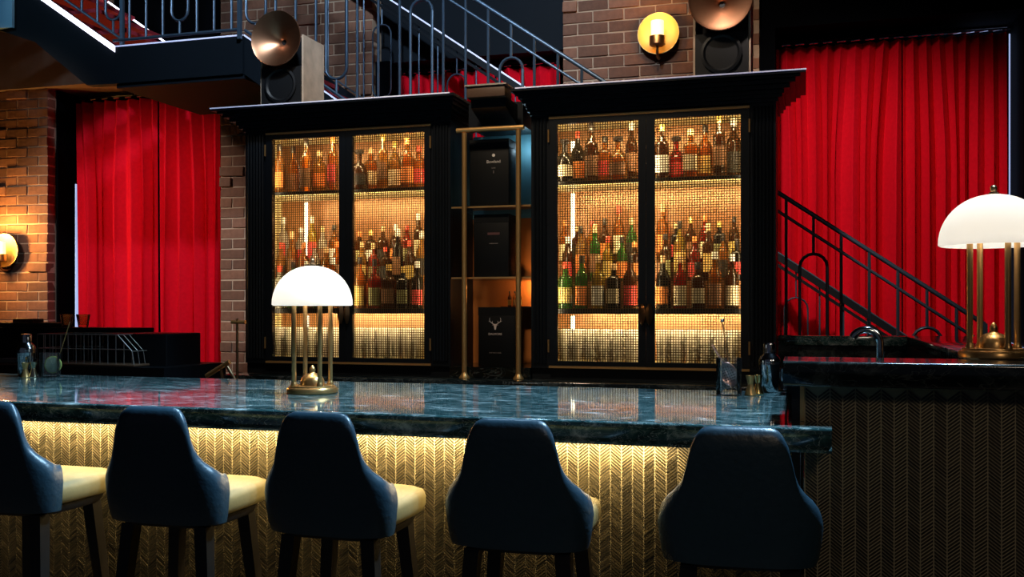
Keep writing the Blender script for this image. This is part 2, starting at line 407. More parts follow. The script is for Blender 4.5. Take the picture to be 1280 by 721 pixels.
# ------------------------------------------------------------------ curtains
def curtain(label, x0, x1, Y, z0, z1, folds, seed, flare=0.0, group='red velvet curtains'):
    rnd = random.Random(seed); root = thing('curtain', label, 'curtain', ((x0+x1)/2, Y, z0), None)
    nx, nz = folds*14, 14; vs = []; fs = []
    ph = [rnd.uniform(-.9, .9) for _ in range(folds+2)]; am = [rnd.uniform(.5, 1.25) for _ in range(folds+2)]
    wb = [0.0]
    for _ in range(folds+1): wb.append(wb[-1]+rnd.uniform(.45, 1.6))
    wt = wb[folds]
    for k in range(nz+1):
        tz = k/nz; z = z1-(z1-z0)*tz
        for i in range(nx+1):
            u = i/nx*folds; a = int(u); fr = u-a; fr = fr*fr*(3-2*fr)
            amp = (am[a]*(1-fr)+am[a+1]*fr)*0.062*(0.65+0.45*tz)
            p = (ph[a]*(1-fr)+ph[a+1]*fr)*tz*0.7
            f0 = u-a; lin = (wb[a]*(1-f0)+wb[a+1]*f0)/wt; mixk = min(1, tz*4)
            xx = x0+(x1-x0)*((i/nx)*(1-mixk)+lin*mixk)+flare*tz*(1-i/nx)
            w_ = math.sin(2*PI*u+p)
            vs.append((xx+0.012*math.sin(4*PI*u+p)*(0.5+tz*.6), Y+amp*w_, z))
    for k in range(nz):
        for i in range(nx):
            a = k*(nx+1)+i; fs.append((a, a+1, a+nx+2, a+nx+1))
    m = MB().add(vs, fs); m.build('drape', M_VELVET, root, smooth=80)
    for q in range(folds):
        for e, dz in ((0.25, 0.030), (0.75, 0.012)):
            xx = x0+(x1-x0)*(q+e)/folds; yy = Y+(.035 if e < .5 else -.035)
            MB().tube([(xx-.03, yy, z1+dz), (xx+.03, yy, z1+dz+.004)], .006, 6).build('curtain_hook', M_STEEL, root)
    MB().tube([(x0+.01, Y, z1+.045), (x1-.01, Y, z1+.045)], .010, 8).build('track', M_BLACKSATIN, root)
    return root
ZC1 = 3.29
curtain('red velvet curtain panel next to the black jamb by the brick pier', X(95, YCU), X(197, YCU), YCU, 0.02, ZC1, 7, 1, flare=0.06)
curtain('narrow red velvet curtain panel gathered against the brick pillar', X(199, YCU), X(274, YCU)+.01, YCU-.0, 0.02, ZC1-.02, 5, 2)
curtain('red velvet curtain behind the stair balusters above the cabinet', X(474, YCU), X(700, YCU), YCU, 0.02, ZC1+.03, 12, 3)
curtain('wide red velvet curtain hanging behind the lower stair rail', X(970, YCU), X(1127, YCU), YCU, 0.02, ZC1+.03, 9, 5)
curtain('red velvet curtain panel behind the white glass lamp shade', X(1128.5, YCU), X(1261, YCU), YCU, 0.02, ZC1+.03, 8, 6)

# ------------------------------------------------------------------ staircase
YS0, YS1 = 6.1, 7.0
ZLAND = 3.33; XL0, XL1 = X(146, YS0), X(305, YS0)
SL = 0.694
land = thing('stair_landing', 'dark stair landing with red carpet and lit edge above the left curtain', 'landing', ((XL0+XL1)/2, YS0, ZLAND-.32))
MB().box((XL0, YS0, ZLAND-.30), (XL1, YS1+.15, ZLAND-.012)).build('slab', M_NAVYWALL, land)
MB().box((XL0+.001, YS0-.02, ZLAND-.27), (XL1, YS0, ZLAND)).build('fascia', M_NAVYWALL, land)
MB().box((XL0, YS0+.01, ZLAND-.012), (XL1, YS1+.15, ZLAND)).build('carpet', M_CARPET, land)
MB().box((XL0, YS0-.024, ZLAND-.002), (XL1, YS0-.012, ZLAND+.008)).build('edge_trim', M_LEDSOFT, land)

flight = thing('staircase', 'dark stair flight descending behind the bottle cabinets to the curtain side', 'staircase', (XL1, YS0, 0))
XE = XL1+ZLAND/SL
def strip(x0, z0, x1, z1, up, dn): return [(x0, z0+up), (x1, z1+up), (x1, z1-dn), (x0, z0-dn)]
MB().prism(strip(XL1+.003, ZLAND, XE-.1, .07, .0, .27), 'y', YS0, YS0+.04).build('stringer', M_NAVYWALL, flight)
MB().prism(strip(XL1+.003, ZLAND, XE-.1, .07, .03, .27), 'y', YS1-.02, YS1+.03).build('stringer', M_NAVYWALL, flight)
MB().prism(strip(XL1+.003, ZLAND, XE-.1, .07, .012, 0.0), 'y', YS0-.008, YS0+.01).build('led_strip', M_LEDSOFT, flight)
ns = 18
for i in range(ns):
    xa = XL1+(XE-XL1)*i/ns; zz = ZLAND-ZLAND*(i+1)/ns
    t = MB().box((xa, YS0+.04, zz-.03), (xa+(XE-XL1)/ns+.03, YS1-.02, zz)).build('tread', M_CARPET, flight)
    MB().box((xa+.002, YS0+.05, zz), (xa+.014, YS1-.03, zz+ZLAND/ns-.03)).build('riser', M_CARPET, t)
# railing helper
def capsule(m, x, y, zt, zb, hw, r):
    pts = []
    for k in range(9):
        a = PI*k/8; pts.append((x+hw*math.cos(a), y, zt-hw+hw*math.sin(a)))
    pts.append((x-hw, y, zb+hw+.3*(zt-zb)))
    for k in range(9):
        a = PI+PI*k/8; pts.append((x+hw*math.cos(a), y, zb+hw+hw*math.sin(a)))
    pts.append((x+hw, y, zb+hw+.3*(zt-zb))); pts.append(pts[0])
    m.tube(pts, r, 6)
def railing(label, y, x0, x1, ztop, zbot, mids, first, step, every, phase, r=.011, hw=.078, mat_=None):
    mm = mat_ or M_IRON
    root = thing('stair_railing', label, 'railing', (x0, y, zbot(x0)))
    MB().tube([(x0, y, ztop(x0)), (x1, y, ztop(x1))], r*1.25, 8).build('handrail', mm, root, smooth=60)
    MB().tube([(x0, y, zbot(x0)+.05), (x1, y, zbot(x1)+.05)], r, 8).build('bottom_rail', mm, root, smooth=60)
    for dz in mids:
        MB().tube([(x0, y, ztop(x0)-dz), (x1, y, ztop(x1)-dz)], r*.9, 8).build('mid_rail', mm, root, smooth=60)
    i = 0; x = first
    while x < x1-.01:
        if x > x0:
            if (i+phase) % every == 0:
                l = MB(); zt = ztop(x)-.23; zb = zbot(x)+.15
                capsule(l, x, y, zt, zb, hw, r*.95); o = l.build('loop', mm, root, smooth=60)
                MB().tube([(x, y, zt), (x, y, ztop(x))], r*.85, 6).build('stub', mm, o)
                MB().tube([(x, y, zbot(x)+.05), (x, y, zb)], r*.85, 6).build('stub', mm, o)
            else:
                MB().tube([(x, y, zbot(x)+.05), (x, y, ztop(x))], r*.9, 6).build('baluster', mm, root, smooth=60)
        x += step; i += 1
    MB().box((x1-r*1.2, y-r*1.2, zbot(x1)-.02), (x1+r*1.2, y+r*1.2, ztop(x1)+.005)).build('newel', mm, root)
    return root
XH1 = X(1230, YS0)
zs = lambda x: ZLAND-SL*(x-XL1)           # pitch line of the flight
hr0 = pt(594.6, 0, YS0)
zh = lambda x: hr0.z-SL*(x-hr0.x)
xb = X(640, YS0)                          # the arch seen above the cabinet
stp = (X(1122, YS0)-xb)/ (round((X(1122, YS0)-xb)/0.158))
railing('dark iron stair railing in front of the flight, with long arched loops', YS0-.02, XL1+.02, XH1, zh, zs, [.112],
        xb-stp*12, stp, 4, 0)
rb0 = pt(487, 0, YS1)
zf = lambda x: rb0.z-.689*(x-rb0.x)
far = railing('thin iron railing on the wall side of the stair under the lit rail', YS1+.07, XL1+.05, XE-.15, zf, zs, [],
        xb-stp*12+.05, stp, 4, 1, r=.007)
MB().prism(strip(XL1, zf(XL1), XE-.15, zf(XE-.15), .0, .055), 'y', YS1+.04, YS1+.10).build('rail_beam', M_BLACKSATIN, far)
MB().prism(strip(XL1, zf(XL1), XE-.15, zf(XE-.15), -.075, .10), 'y', YS1+.05, YS1+.09).build('lower_beam', M_BLACKSATIN, far)
MB().prism(strip(XL1, zf(XL1), X(690, YS1), zf(X(690, YS1)), .014, .0), 'y', YS1+.036, YS1+.07).build('led_strip', M_LEDSOFT, far)
# railing on the landing and on the upper flight
railing('iron railing along the landing edge with rounded loops', YS0-.04, XL0+.0, XL1-.01,
        lambda x: ZLAND+1.3, lambda x: ZLAND-.01, [.112], XL0+.0, .142, 4, 0, r=.011, hw=.068)
up = thing('upper_flight', 'stair flight rising from the landing, red carpet and bright light strips', 'staircase', (XL0, YS0, ZLAND-.3))
XU = XL0-1.6; zu = lambda x: ZLAND+.67*(XL0-x)
low = [pt(110, 107, YS0), pt(45, 53, YS0), pt(0, 38, YS0), pt(-60, 28, YS0)]
prof = [(XL0, ZLAND), (XL0, ZLAND-.27)]+[(p.x, p.z) for p in low]+[(low[-1].x, zu(low[-1].x)+.0)]
MB().prism(prof, 'y', YS0-.015, YS0+.06).build('stringer', M_NAVYWALL, up)
MB().prism([(XL0, ZLAND+.006), (XU, zu(XU)+.006), (XU, zu(XU)-.038), (XL0, ZLAND-.038)], 'y', YS0-.026, YS0-.014).build('led_strip', M_LED, up)
MB().prism([(XL0-.01, ZLAND+.08), (XU, zu(XU)+.08), (XU, zu(XU)-.2), (XL0-.01, ZLAND-.2)], 'y', YS1-.02, YS1+.04).build('wall_skirt', M_CARPET, up)
for dz in (.07, -.06):
    MB().prism([(XL0-.01, ZLAND+.08+dz), (XU, zu(XU)+.09+dz), (XU, zu(XU)+.075+dz), (XL0-.01, ZLAND+.065+dz)], 'y', YS1-.035, YS1-.022).build('led_strip', M_LED, up)
for i in range(8):
    xa = XL0-.26*i; zz = ZLAND+.174*(i+1)
    MB().box((xa-.28, YS0+.11, zz-.03), (xa, YS1-.02, zz)).build('tread', M_CARPET, up)
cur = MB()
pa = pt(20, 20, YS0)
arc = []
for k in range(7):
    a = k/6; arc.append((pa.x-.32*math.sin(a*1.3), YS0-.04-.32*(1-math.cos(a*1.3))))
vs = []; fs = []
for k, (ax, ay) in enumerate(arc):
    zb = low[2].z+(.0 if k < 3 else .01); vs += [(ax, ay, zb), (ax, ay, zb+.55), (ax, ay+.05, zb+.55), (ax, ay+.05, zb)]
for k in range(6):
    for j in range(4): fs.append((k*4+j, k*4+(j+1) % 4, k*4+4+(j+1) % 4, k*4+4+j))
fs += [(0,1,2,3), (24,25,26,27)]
cur.add(vs, fs).build('curved_fascia', mat('blue_gleam_paint', (0.35, 0.72, 0.98), 0.3, var=0.1, scale=4), up, smooth=60)  # spotlight gleam on the dark fascia, painted in as pale blue
railing('iron railing rising along the upper flight above the brick pier', YS0+.085, XU, XL0-.02,
        lambda x: zu(x)+1.3, lambda x: zu(x)+.02, [.112], XL0-.1-.142*10, .142, 4, 2, r=.011, hw=.068)

# ------------------------------------------------------------------ bar
HB = 1.08; YF, YB = 2.79, 3.96
XBR = X(1040, YF); XBL = -5.2
XK = X(1000, 2.95); XKL = X(989.5, 2.95)                        # corner of the raised counter block
bar = thing('bar_counter', 'long bar with teal marble top and herringbone tiled front', 'bar counter', ((XBL+XBR)/2, 3.3, 0))
arc_ = [(YF+.008-.008*math.sin(PI/2*k/5), HB-.008+.008*math.cos(PI/2*k/5)) for k in range(6)]
prof = [(YF+.02, HB)]+arc_+[(YF, HB-.016), (YF+.012, HB-.020), (YF+.016, HB-.030), (YF+.016, HB-.050),
        (YF+.006, HB-.056), (YF, HB-.060), (YF, HB-.067), (YF+.20, HB-.067), (YF+.20, HB-.067), (YB, HB-.067), (YB, HB-.004), (YB-.004, HB)]
prof = [p for i, p in enumerate(prof) if i == 0 or p != prof[i-1]]
top = MB().prism(prof, 'x', XBL, XKL-.001)
top.build('marble_top', M_MARBLE, bar, smooth=40)
MB().prism([p if p[0] < YF+.1 else (min(p[0], 2.945), p[1]) for p in prof[:15]]+[(2.945, HB)], 'x', XKL-.001, XBR).build('nosing_end', M_MARBLE, bar, smooth=40)
MB().box((XBL, 3.012, 0.06), (XKL-.001, 3.9, HB-.067)).build('body', M_GROUT, bar)
MB().box((XBL, 3.06, 0.0), (XKL-.001, 3.9, 0.06)).build('plinth', M_BLACK, bar)
def herring(x0, x1, z0, z1, y, d=.0035):
    """zig-zag columns of slim stone sticks, each its own little block"""
    W, P, g = .0345, .0102, .0036
    m = MB(); ncol = int((x1-x0)/W)+1
    for c in range(ncol):
        xa, xb = x0+c*W+g*.5, min(x0+(c+1)*W-g*.5, x1)
        if xb-xa < .005: continue
        sgn = 1 if c % 2 else -1; sl = .80*sgn*(xb-xa)
        zz = z0-abs(sl)
        while zz < z1:
            a0, b0 = zz+(abs(sl) if sgn < 0 else 0), zz+(abs(sl) if sgn > 0 else 0)
            if min(a0, b0) >= z0 and max(a0, b0)+P-g <= z1:
                h = P-g*1.15; dd = d*random.uniform(.6, 1.0)
                m.add([(xa, y, a0), (xb, y, b0), (xb, y, b0+h), (xa, y, a0+h),
                       (xa, y-dd, a0), (xb, y-dd, b0), (xb, y-dd, b0+h), (xa, y-dd, a0+h)],
                      [(4,5,6,7), (0,1,5,4), (1,2,6,5), (2,3,7,6), (3,0,4,7)])
            zz += P
    return m
herring(XBL, XKL-.001, .07, HB-.068, 3.012).build('herringbone_tiles', M_TILE, bar, kind='stuff')
MB().box((-4.9, 2.945, HB-.078), (X(990, 2.93)-.28, 2.965, HB-.068)).build('led_channel', M_LEDWARM, bar)
for k in range(3):
    xa, xb2 = -4.9+k*1.5, -4.9+(k+1)*1.5
    a = area('bar_led', ((xa+xb2)/2, 2.955, HB-.080), ((xa+xb2)/2, 2.955, .2), 15, (1.0, 0.74, 0.34), 1.5, .02, 'Y')
    a.rotation_euler = (R(8), 0, 0)

# raised counter block
HR = 1.258
blk = thing('raised_counter', 'raised dark marble counter block with herringbone front and sink', 'counter', (.8, 3.6, 0))
XC3 = X(970, 5.3)+.006; XRE = 2.2; YR1 = 5.62; XS = .517; XC0 = X(979, 2.87)
prof2 = [(2.90, HR)]+[(2.880-.010*math.sin(PI/2*k/5), HR-.010+.010*math.cos(PI/2*k/5)) for k in range(6)]+[(2.87, HR-.020), (2.87, HR-.062), (2.875, HR-.070), (3.14, HR-.070), (3.14, HR)]
MB().prism(prof2, 'x', XC0, XRE).build('front_slab', M_DARKMARBLE, blk, smooth=40)
MB().box((XS, 3.14, HR-.05), (XRE, YR1, HR)).build('side_slab', M_MARBLE, blk, bevel=.004)
MB().box((XC3, YR1-.18, HR-.05), (XS, YR1, HR)).build('back_slab', M_MARBLE, blk, bevel=.004)
MB().box((XK+.012, 2.962, 0), (XRE, 3.10, HR-.070)).build('front_wall', M_GROUT, blk)
MB().box((XK, 2.950, HB+.001), (XK+.012, 2.961, HR-.072)).build('corner_strip', M_BRASS, blk)
MB().box((XKL, 2.955, 0), (XK, YB, HR-.070)).build('end_or_blocker_panel', M_BLACK, blk)
MB().box((XS, 3.14, 0), (XRE, YR1-.02, HR-.05)).build('side_carcass', M_BLACK, blk)
MB().box((XC3, YR1-.16, 0), (XS, YR1-.02, HR-.05)).build('back_carcass', M_DARKMARBLE, blk)
MB().box((-.09, YR1-.30, HR-.16), (XS, YR1-.16, HR-.14)).build('shelf', M_DARKMARBLE, blk)
MB().box((XK+.01, 3.3, .82), (XS-.01, 4.6, .86)).build('sink_top', M_STEEL, blk)
MB().box((XC0, 3.80, HB+.001), (XK, YB-.01, HR-.07)).build('end_or_blocker_panel', M_BLACK, blk)  # added dark panel, blocks the curtain's reflection on the bar top
herring(XK+.014, XRE, .07, HR-.071, 2.962).build('herringbone_tiles', M_TILE, blk, kind='stuff')

# faucet behind the raised ledge
fx = X(1100, 3.32); zf0 = Zh(1085, 412, 3.32)
tap = thing('faucet', 'curved steel gooseneck faucet behind the raised counter ledge', 'faucet', (fx, 3.32, .86))
rr = (X(1100, 3.32)-X(1064, 3.32))/2
pts = [(fx, 3.32, .88), (fx, 3.32, 1.1), (fx, 3.32, zf0-rr)]
for k in range(1, 11):
    a = PI*.86*k/10; pts.append((fx-rr+rr*math.cos(a), 3.32, zf0-rr+rr*math.sin(a)))
MB().tube(pts, .0125, 12).build('spout', M_STEEL, tap, smooth=60)
MB().lathe([(.03, .86), (.03, .875), (.018, .89)], (fx, 3.32, 0), 16).build('base', M_STEEL, tap, smooth=40)

# ------------------------------------------------------------------ back bar and display cabinets
YC = 5.3; YCB = 5.72
XC = [X(307, YC), X(563, YC), X(664, YC), X(970, YC)]
ZD0, ZD1 = 1.111, 2.43; ZBEAD0, ZBEAD1 = 1.078, 2.466; ZCOR = 2.485; ZTOP = 2.612; YCOR = 5.15
bb = thing('back_bar', 'black back counter with dark marble ledge under the display cabinets', 'counter', ((XC[0]+XC[3])/2, 5.4, 0))
MB().box((XC[0]-.02, 5.22, 0), (XC[3]+.0, YCB, .955)).build('base_cabinet', M_BLACK, bb)
MB().box((XC[0]-.06, 5.13, .955), (XC[3]-.005, YCB, 1.005)).build('marble_ledge', M_DARKMARBLE, bb, bevel=.006)
def flutes(m, x0, x1, y, z0, z1, n):
    w = (x1-x0)/n
    for k in range(n):
        xa, xb = x0+w*k, x0+w*(k+1)
        prof = [(xa+.1*w, y), (xb-.1*w, y)]+[(xa+w*.5+w*.4*math.cos(a), y-.012*math.sin(a)) for a in (PI*.25, PI*.5, PI*.75)]
        m.prism(prof, 'z', z0, z1)
def cornice(x0, x1, lret, rret):
    """stepped crown moulding; lret / rret: overhang at the ends"""
    m = MB()
    steps = [(ZCOR, .012), (ZCOR+.018, .030), (ZCOR+.036, .042), (ZCOR+.056, .070), (ZCOR+.078, .098), (ZCOR+.098, .122), (ZCOR+.112, .150)]
    for i, (z, o) in enumerate(steps):
        z2 = steps[i+1][0] if i+1 < len(steps) else ZTOP
        m.box((x0-o*lret, YC-o, z), (x1+o*rret, YCB, z2))
    return m
def leaf_handle(parent, x, z, d):
    m = MB(); vs = []; n = 9
    for k in range(n+1):
        t = k/n; zz = z+.058-.116*t; w_ = .020*math.sin(PI*min(1, t*.86+.10))**.8*(1.0 if t < .93 else .4)
        y = YC-.035-.010*math.sin(PI*t)
        vs += [(x-w_, y+.006, zz), (x, y-.010, zz), (x+w_, y+.006, zz), (x, y+.012, zz)]
    fs = []
    for k in range(n):
        for j in range(4): fs.append((k*4+j, k*4+(j+1) % 4, k*4+4+(j+1) % 4, k*4+4+j))
    fs += [(0,1,2,3), (n*4, n*4+1, n*4+2, n*4+3)]
    m.add(vs, fs); m.tube([(x, YC-.03, z+.03), (x, YC-.005, z+.03)], .005, 6)
    m.build('handle', M_BRONZE, parent, smooth=40, label='leaf-shaped bronze door pull')
def display_cabinet(label, x0, x1, doors, side, nich):
    """doors: list of (glass x0, glass x1, outer stile x0, x1, hinge side)"""
    t = thing('display_cabinet', label, 'cabinet', ((x0+x1)/2, 5.5, 1.006))
    dx0, dx1 = doors[0][2], doors[-1][3]
    MB().box((x0, YC+.02, 1.006), (x1, YCB, 1.07)).build('plinth', M_BLACK, t)
    MB().box((x0+.01, YCB-.02, 1.07), (x1-.01, YCB, ZCOR)).build('back_panel', M_BACKPANEL, t)
    for xa, xb in ((x0, x0+.014), (x1-.014, x1)):
        MB().box((xa, YC+.035, 1.07), (xb, YCB-.02, ZCOR)).build('side_wall', M_BLACK, t)
    ix0, ix1 = x0+.022, x1-.022
    for xa, xb in ((x0+.014, ix0), (ix1, x1-.014)):
        MB().box((xa, YC+.06, ZD0-.02), (xb, YCB-.02, ZD1+.03)).build('cream_liner', M_CREAM, t)
    MB().box((ix0, YC+.035, ZD1+.03), (ix1, YCB-.02, ZCOR)).build('top_board', M_CREAM, t)
    MB().box((ix0, YC+.035, 1.07), (ix1, YCB-.02, ZD0-.012)).build('floor_board', M_CREAM, t)
    m = MB(); m.box((ix0, YC+.07, 2.098), (ix1, YCB-.02, 2.118))
    s1 = m.build('shelf', M_CREAM, t); MB().box((ix0, YC+.062, 2.098), (ix1, YC+.07, 2.120)).build('shelf_edge', M_BLACK, s1)
    m = MB(); m.box((ix0, YC+.07, 1.378), (ix1, YCB-.02, 1.396))
    s2 = m.build('shelf', M_CREAM, t); MB().box((ix0, YC+.062, 1.372), (ix1, YC+.07, 1.400)).build('shelf_edge', M_BLACK, s2)
    MB().box((ix0, YC+.175, 1.396), (ix1, YCB-.02, 1.555)).build('riser', M_BACKPANEL, t)
    MB().box((ix0, YC+.285, 1.555), (ix1, YCB-.02, 1.665)).build('riser', M_BACKPANEL, t)
    for xa, xb in ((x0, dx0), (dx1, x1)):
        p = MB().box((xa, YC, 1.07), (xb, YC+.035, ZCOR)).build('pilaster', M_BLACKSATIN, t)
        fl = MB(); flutes(fl, xa+.012, xb-.012, YC, 1.10, ZCOR-.02, max(3, int((xb-xa)/.022))); fl.build('fluting', M_BLACKSATIN, p, smooth=40)
    cornice(x0, x1, 1 if side < 0 else .5, 1 if side > 0 else .5).build('cornice', M_BLACKSATIN, t)
    MB().box((x0-(.152 if side < 0 else .05), YCOR-.004, ZTOP-.004), (x1+(.152 if side > 0 else .05), YCOR+.006, ZTOP+.003)).build('edge_reflection', M_EDGE, t)  # glowing strip imitates light reflected off the polished edge
    MB().box((dx0, YC-.012, ZBEAD1-.006), (dx1, YC+.02, ZBEAD1+.006)).build('brass_bead', M_BRASSP, t)
    MB().box((dx0, YC-.012, ZBEAD0-.006), (dx1, YC+.02, ZBEAD0+.006)).build('brass_bead', M_BRASSP, t)
    MB().box((dx0, YC+.015, ZBEAD1+.006), (dx1, YC+.035, ZCOR)).build('head_rail', M_BLACKSATIN, t)
    for gi, (g0, g1, o0, o1, hinge) in enumerate(doors):
        d = MB()
        d.box((o0+.001, YC-.010, ZBEAD0+.008), (g0, YC+.02, ZBEAD1-.008)); d.box((g1, YC-.010, ZBEAD0+.008), (o1-.001, YC+.02, ZBEAD1-.008))
        d.box((g0, YC-.010, ZD1), (g1, YC+.02, ZBEAD1-.008)); d.box((g0, YC-.010, ZBEAD0+.008), (g1, YC+.02, ZD0))
        door = d.build('door', M_BLACKSATIN, t)
        MB().box((g0-.006, YC+.010, ZD0-.006), (g1+.006, YC+.014, ZD1+.006)).build('pane', M_PANE, door)
        wm = MB(); px_ = .0138; rw = .0021
        n = int((g1-g0)/px_)
        for k in range(1, n):
            xx = g0+(g1-g0)*k/n; wm.box((xx-rw, YC+.000, ZD0-.003), (xx+rw, YC+.003, ZD1+.003))
        n = int((ZD1-ZD0)/px_)
        for k in range(1, n):
            zz = ZD0+(ZD1-ZD0)*k/n; wm.box((g0-.003, YC+.003, zz-rw), (g1+.003, YC+.006, zz+rw))
        wm.build('wire_mesh', M_WIRE, door, kind='stuff')
        hx = o0 if hinge < 0 else o1
        for zz in (1.16, 2.33):
            MB().tube([(hx, YC-.016, zz), (hx, YC-.016, zz+.07)], .006, 8).build('hinge', M_BRASS, door, smooth=50)
        leaf_handle(door, (o1-.020) if hinge < 0 else (o0+.020), 1.37, 0)
    return t
gx = lambda p: X(p, YC)
D1 = [(gx(341), gx(424.5), gx(333), gx(433), -1), (gx(441.5), gx(531), gx(433), gx(539), 1)]
D2 = [(gx(697), gx(798), gx(686.5), gx(808), -1), (gx(818.5), gx(926), gx(808), gx(937), 1)]
display_cabinet('black mesh-door bottle cabinet standing beside the brick pillar', XC[0], XC[1], D1, -1, 1)
display_cabinet('black mesh-door bottle cabinet standing beside the stair and wide curtain', XC[2], XC[3], D2, 1, -1)
def cab_lights(D, leds):
    x0, x1 = D[0][2], D[1][3]; xm = (x0+x1)/2; wd = x1-x0-.08
    for zz, e in ((2.425, 8.5), (2.085, 13.0), (1.362, 24.0)):
        a = area('shelf_led', (xm, YC+.045, zz), (xm, YC+.30, zz-.5), e, (1.0, 0.70, 0.32), wd, .02)
        a.rotation_euler = (R(38), 0, 0)
    for xs in (x0+.030, (D[0][3]), x1-.030):
        a = area('door_fill', (xs, YC+.028, 1.88), (xs, YC+.4, 1.88), 3.2, (1.0, 0.74, 0.40), .012, 1.05)  # added unseen fill behind the door stiles, lights the bottle labels
        a.rotation_euler = (PI/2, 0, 0)
    t = thing('led_batten', leds[1], 'light', (leds[0], YCB-.1, 1.12))
    for za, zb in ((1.12, 1.36), (1.67, 2.09), (2.12, 2.40)):
        MB().box((leds[0]-.010, YCB-.032, za), (leds[0]+.010, YCB-.023, zb)).build('diffuser', M_LEDWARM, t)
    MB().box((leds[0]-.014, YCB-.023, 1.12), (leds[0]+.014, YCB-.0205, 1.36)).build('channel', M_STEEL, t)
    return t
cab_lights(D1, (X(381, YCB-.05), 'upright white light strip inside the cabinet beside the brick pillar'))
cab_lights(D2, (X(699, YCB-.25)+.03, 'upright white light strip inside the cabinet beside the stair curtain'))

# niche between the cabinets
nx0, nx1 = XC[1], XC[2]
ni = thing('niche_unit', 'black open niche with brass posts and shelves between the two cabinets', 'shelf unit', ((nx0+nx1)/2, 5.5, 1.006))
M_TEAL = mat('teal_light_board', (0.16, 0.42, 0.52), 0.5, var=0.15, scale=4)  # blue-lit wall glimpsed behind the niche, put into the board's colour
M_ORANGE = mat('orange_glow_board', (0.75, 0.24, 0.05), 0.5, var=0.2, scale=4)  # backlit glow glimpsed behind the niche, put into the board's colour
MB().box((nx0+.002, YCB-.02, 1.006), (nx1-.002, YCB, 1.95)).build('lit_view_board', M_ORANGE, ni)
MB().box((nx0+.002, YCB-.02, 1.95), (nx1-.002, YCB, ZCOR-.03)).build('lit_view_board', M_TEAL, ni)
MB().box((nx0+.002, YC-.02, 1.006), (nx1-.002, YCB-.02, 1.07)).build('floor_board', M_DARKMARBLE, ni)
MB().box((nx0+.077, YC+.10, ZCOR-.03), (nx1-.077, YCB, ZTOP-.02)).build('head', M_BLACKSATIN, ni)
c0, c1 = X(583, YCOR-.03), X(631, YCOR-.03)
cap = MB().box((c0, YCOR-.03, Zh(607, 121, YCOR-.03)), (c1, YCOR+.10, Zh(607, 107, YCOR-.03))).build('capstone', mat('brown_block', (0.10, 0.055, 0.035), 0.5, var=.2, scale=12), ni, bevel=.004)
MB().box((c0-.008, YCOR-.04, Zh(607, 107, YCOR-.03)), (c1+.010, YCOR+.10, Zh(607, 105, YCOR-.03))).build('lid', M_CAGE, cap)
MB().prism([(YC+.10, 2.45), (YCOR+.02, 2.52), (YCOR+.02, Zh(607, 121, YCOR)), (YC+.10, Zh(607, 121, YCOR))], 'x', c0+.01, c1-.01).build('bracket', M_BLACKSATIN, ni)
for px_ in (580.5, 648):
    xx = X(px_, YC-.05)
    p = MB().tube([(xx, YC-.05, 1.008), (xx, YC-.05, 2.40)], .0145, 12).build('post', M_BRASSP, ni, smooth=60)
    MB().lathe([(.03, 1.0065), (.03, 1.014), (.018, 1.03), (.0150, 1.04)], (xx, YC-.05, 0), 16).build('post_foot', M_BRASSP, p, smooth=40)
MB().tube([(X(571, YC-.05), YC-.05, Zh(571, 163.5, YC-.05)), (X(655, YC-.05), YC-.05, Zh(571, 163.5, YC-.05))], .0145, 12).build('cross_rail', M_BRASSP, ni, smooth=60)
zsh = [Zh(615, 258, YC+.05), Zh(615, 346, YC+.05)]
for zz in zsh:
    MB().box((nx0+.01, YC+.0, zz-.012), (nx1-.01, YCB-.02, zz)).build('glass_shelf', M_GLASS, ni)
    MB().box((nx0+.01, YC-.012, zz-.012), (nx1-.0, YC+.0, zz-.002)).build('shelf_edge', M_BRASSP, ni)
point('niche_top_fill', ((nx0+nx1)/2+.12, YCB-.10, 2.36), 0.35, (0.6, 0.85, 1.0), .02)  # added unseen cool fill for the teal board
point('niche_low_fill', (nx1-.07, YCB-.09, zsh[1]-.05), 1.0, (1.0, 0.55, 0.2), .015)  # added unseen warm fill for the orange board
M_BOX = mat('black_card', (0.003, 0.0035, 0.004), 0.55, var=.2, scale=30, spec=.25)
M_PRINT = mat('silver_print', (0.75, 0.68, 0.64), 0.4, 0.0, var=.05, scale=40)
M_PRINTDIM = mat('dull_silver_print', (0.22, 0.19, 0.18), 0.5, 0.0, var=.05, scale=40)
def gift_box(label, px0, px1, zb, zt, y0=YC+.03, dep=.14):
    x0, x1 = X(px0, y0), X(px1, y0)
    t = thing('bottle_box', label, 'box', ((x0+x1)/2, y0, zb))
    MB().box((x0, y0, zb), (x1, y0+dep, zt)).build('carton', M_BOX, t, bevel=.003)
    MB().box((x0-.001, y0-.001, zt-.045), (x1+.001, y0+dep+.001, zt+.001)).build('lid', M_BOX, t)
    return t, (x0+x1)/2, y0
def put_text(t, txt, size, x, y, z, m):
    o = link('lettering', text_mesh(txt, size, m), None, (0,0,0)); o.parent = t
    wl = wloc(t); o.location = (x-wl.x, y-.0015-wl.y, z-wl.z); o.rotation_euler = (PI/2, 0, 0); return o
t, bx_, by_ = gift_box('black bottle box with small pale crest and name on the top niche shelf', 587, 636, zsh[0]+.001, Zh(615, 174, YC+.03))
bx_ = X(617, by_)
put_text(t, 'Bowland', .024, bx_, by_, Zh(617, 202, by_), M_PRINT); put_text(t, 'RARE', .010, bx_, by_, Zh(617, 210, by_), M_PRINTDIM)
m = MB().lathe([(.0, -.001), (.009, -.001), (.009, 0), (0, 0)], (bx_, by_, Zh(617, 194, by_)), 12, axis='y'); m.build('crest', M_PRINT, t)
MB().box((bx_-.002, by_-.0012, Zh(617, 216.5, by_)), (bx_+.002, by_, Zh(617, 213, by_))).build('mark', M_PRINTDIM, t)
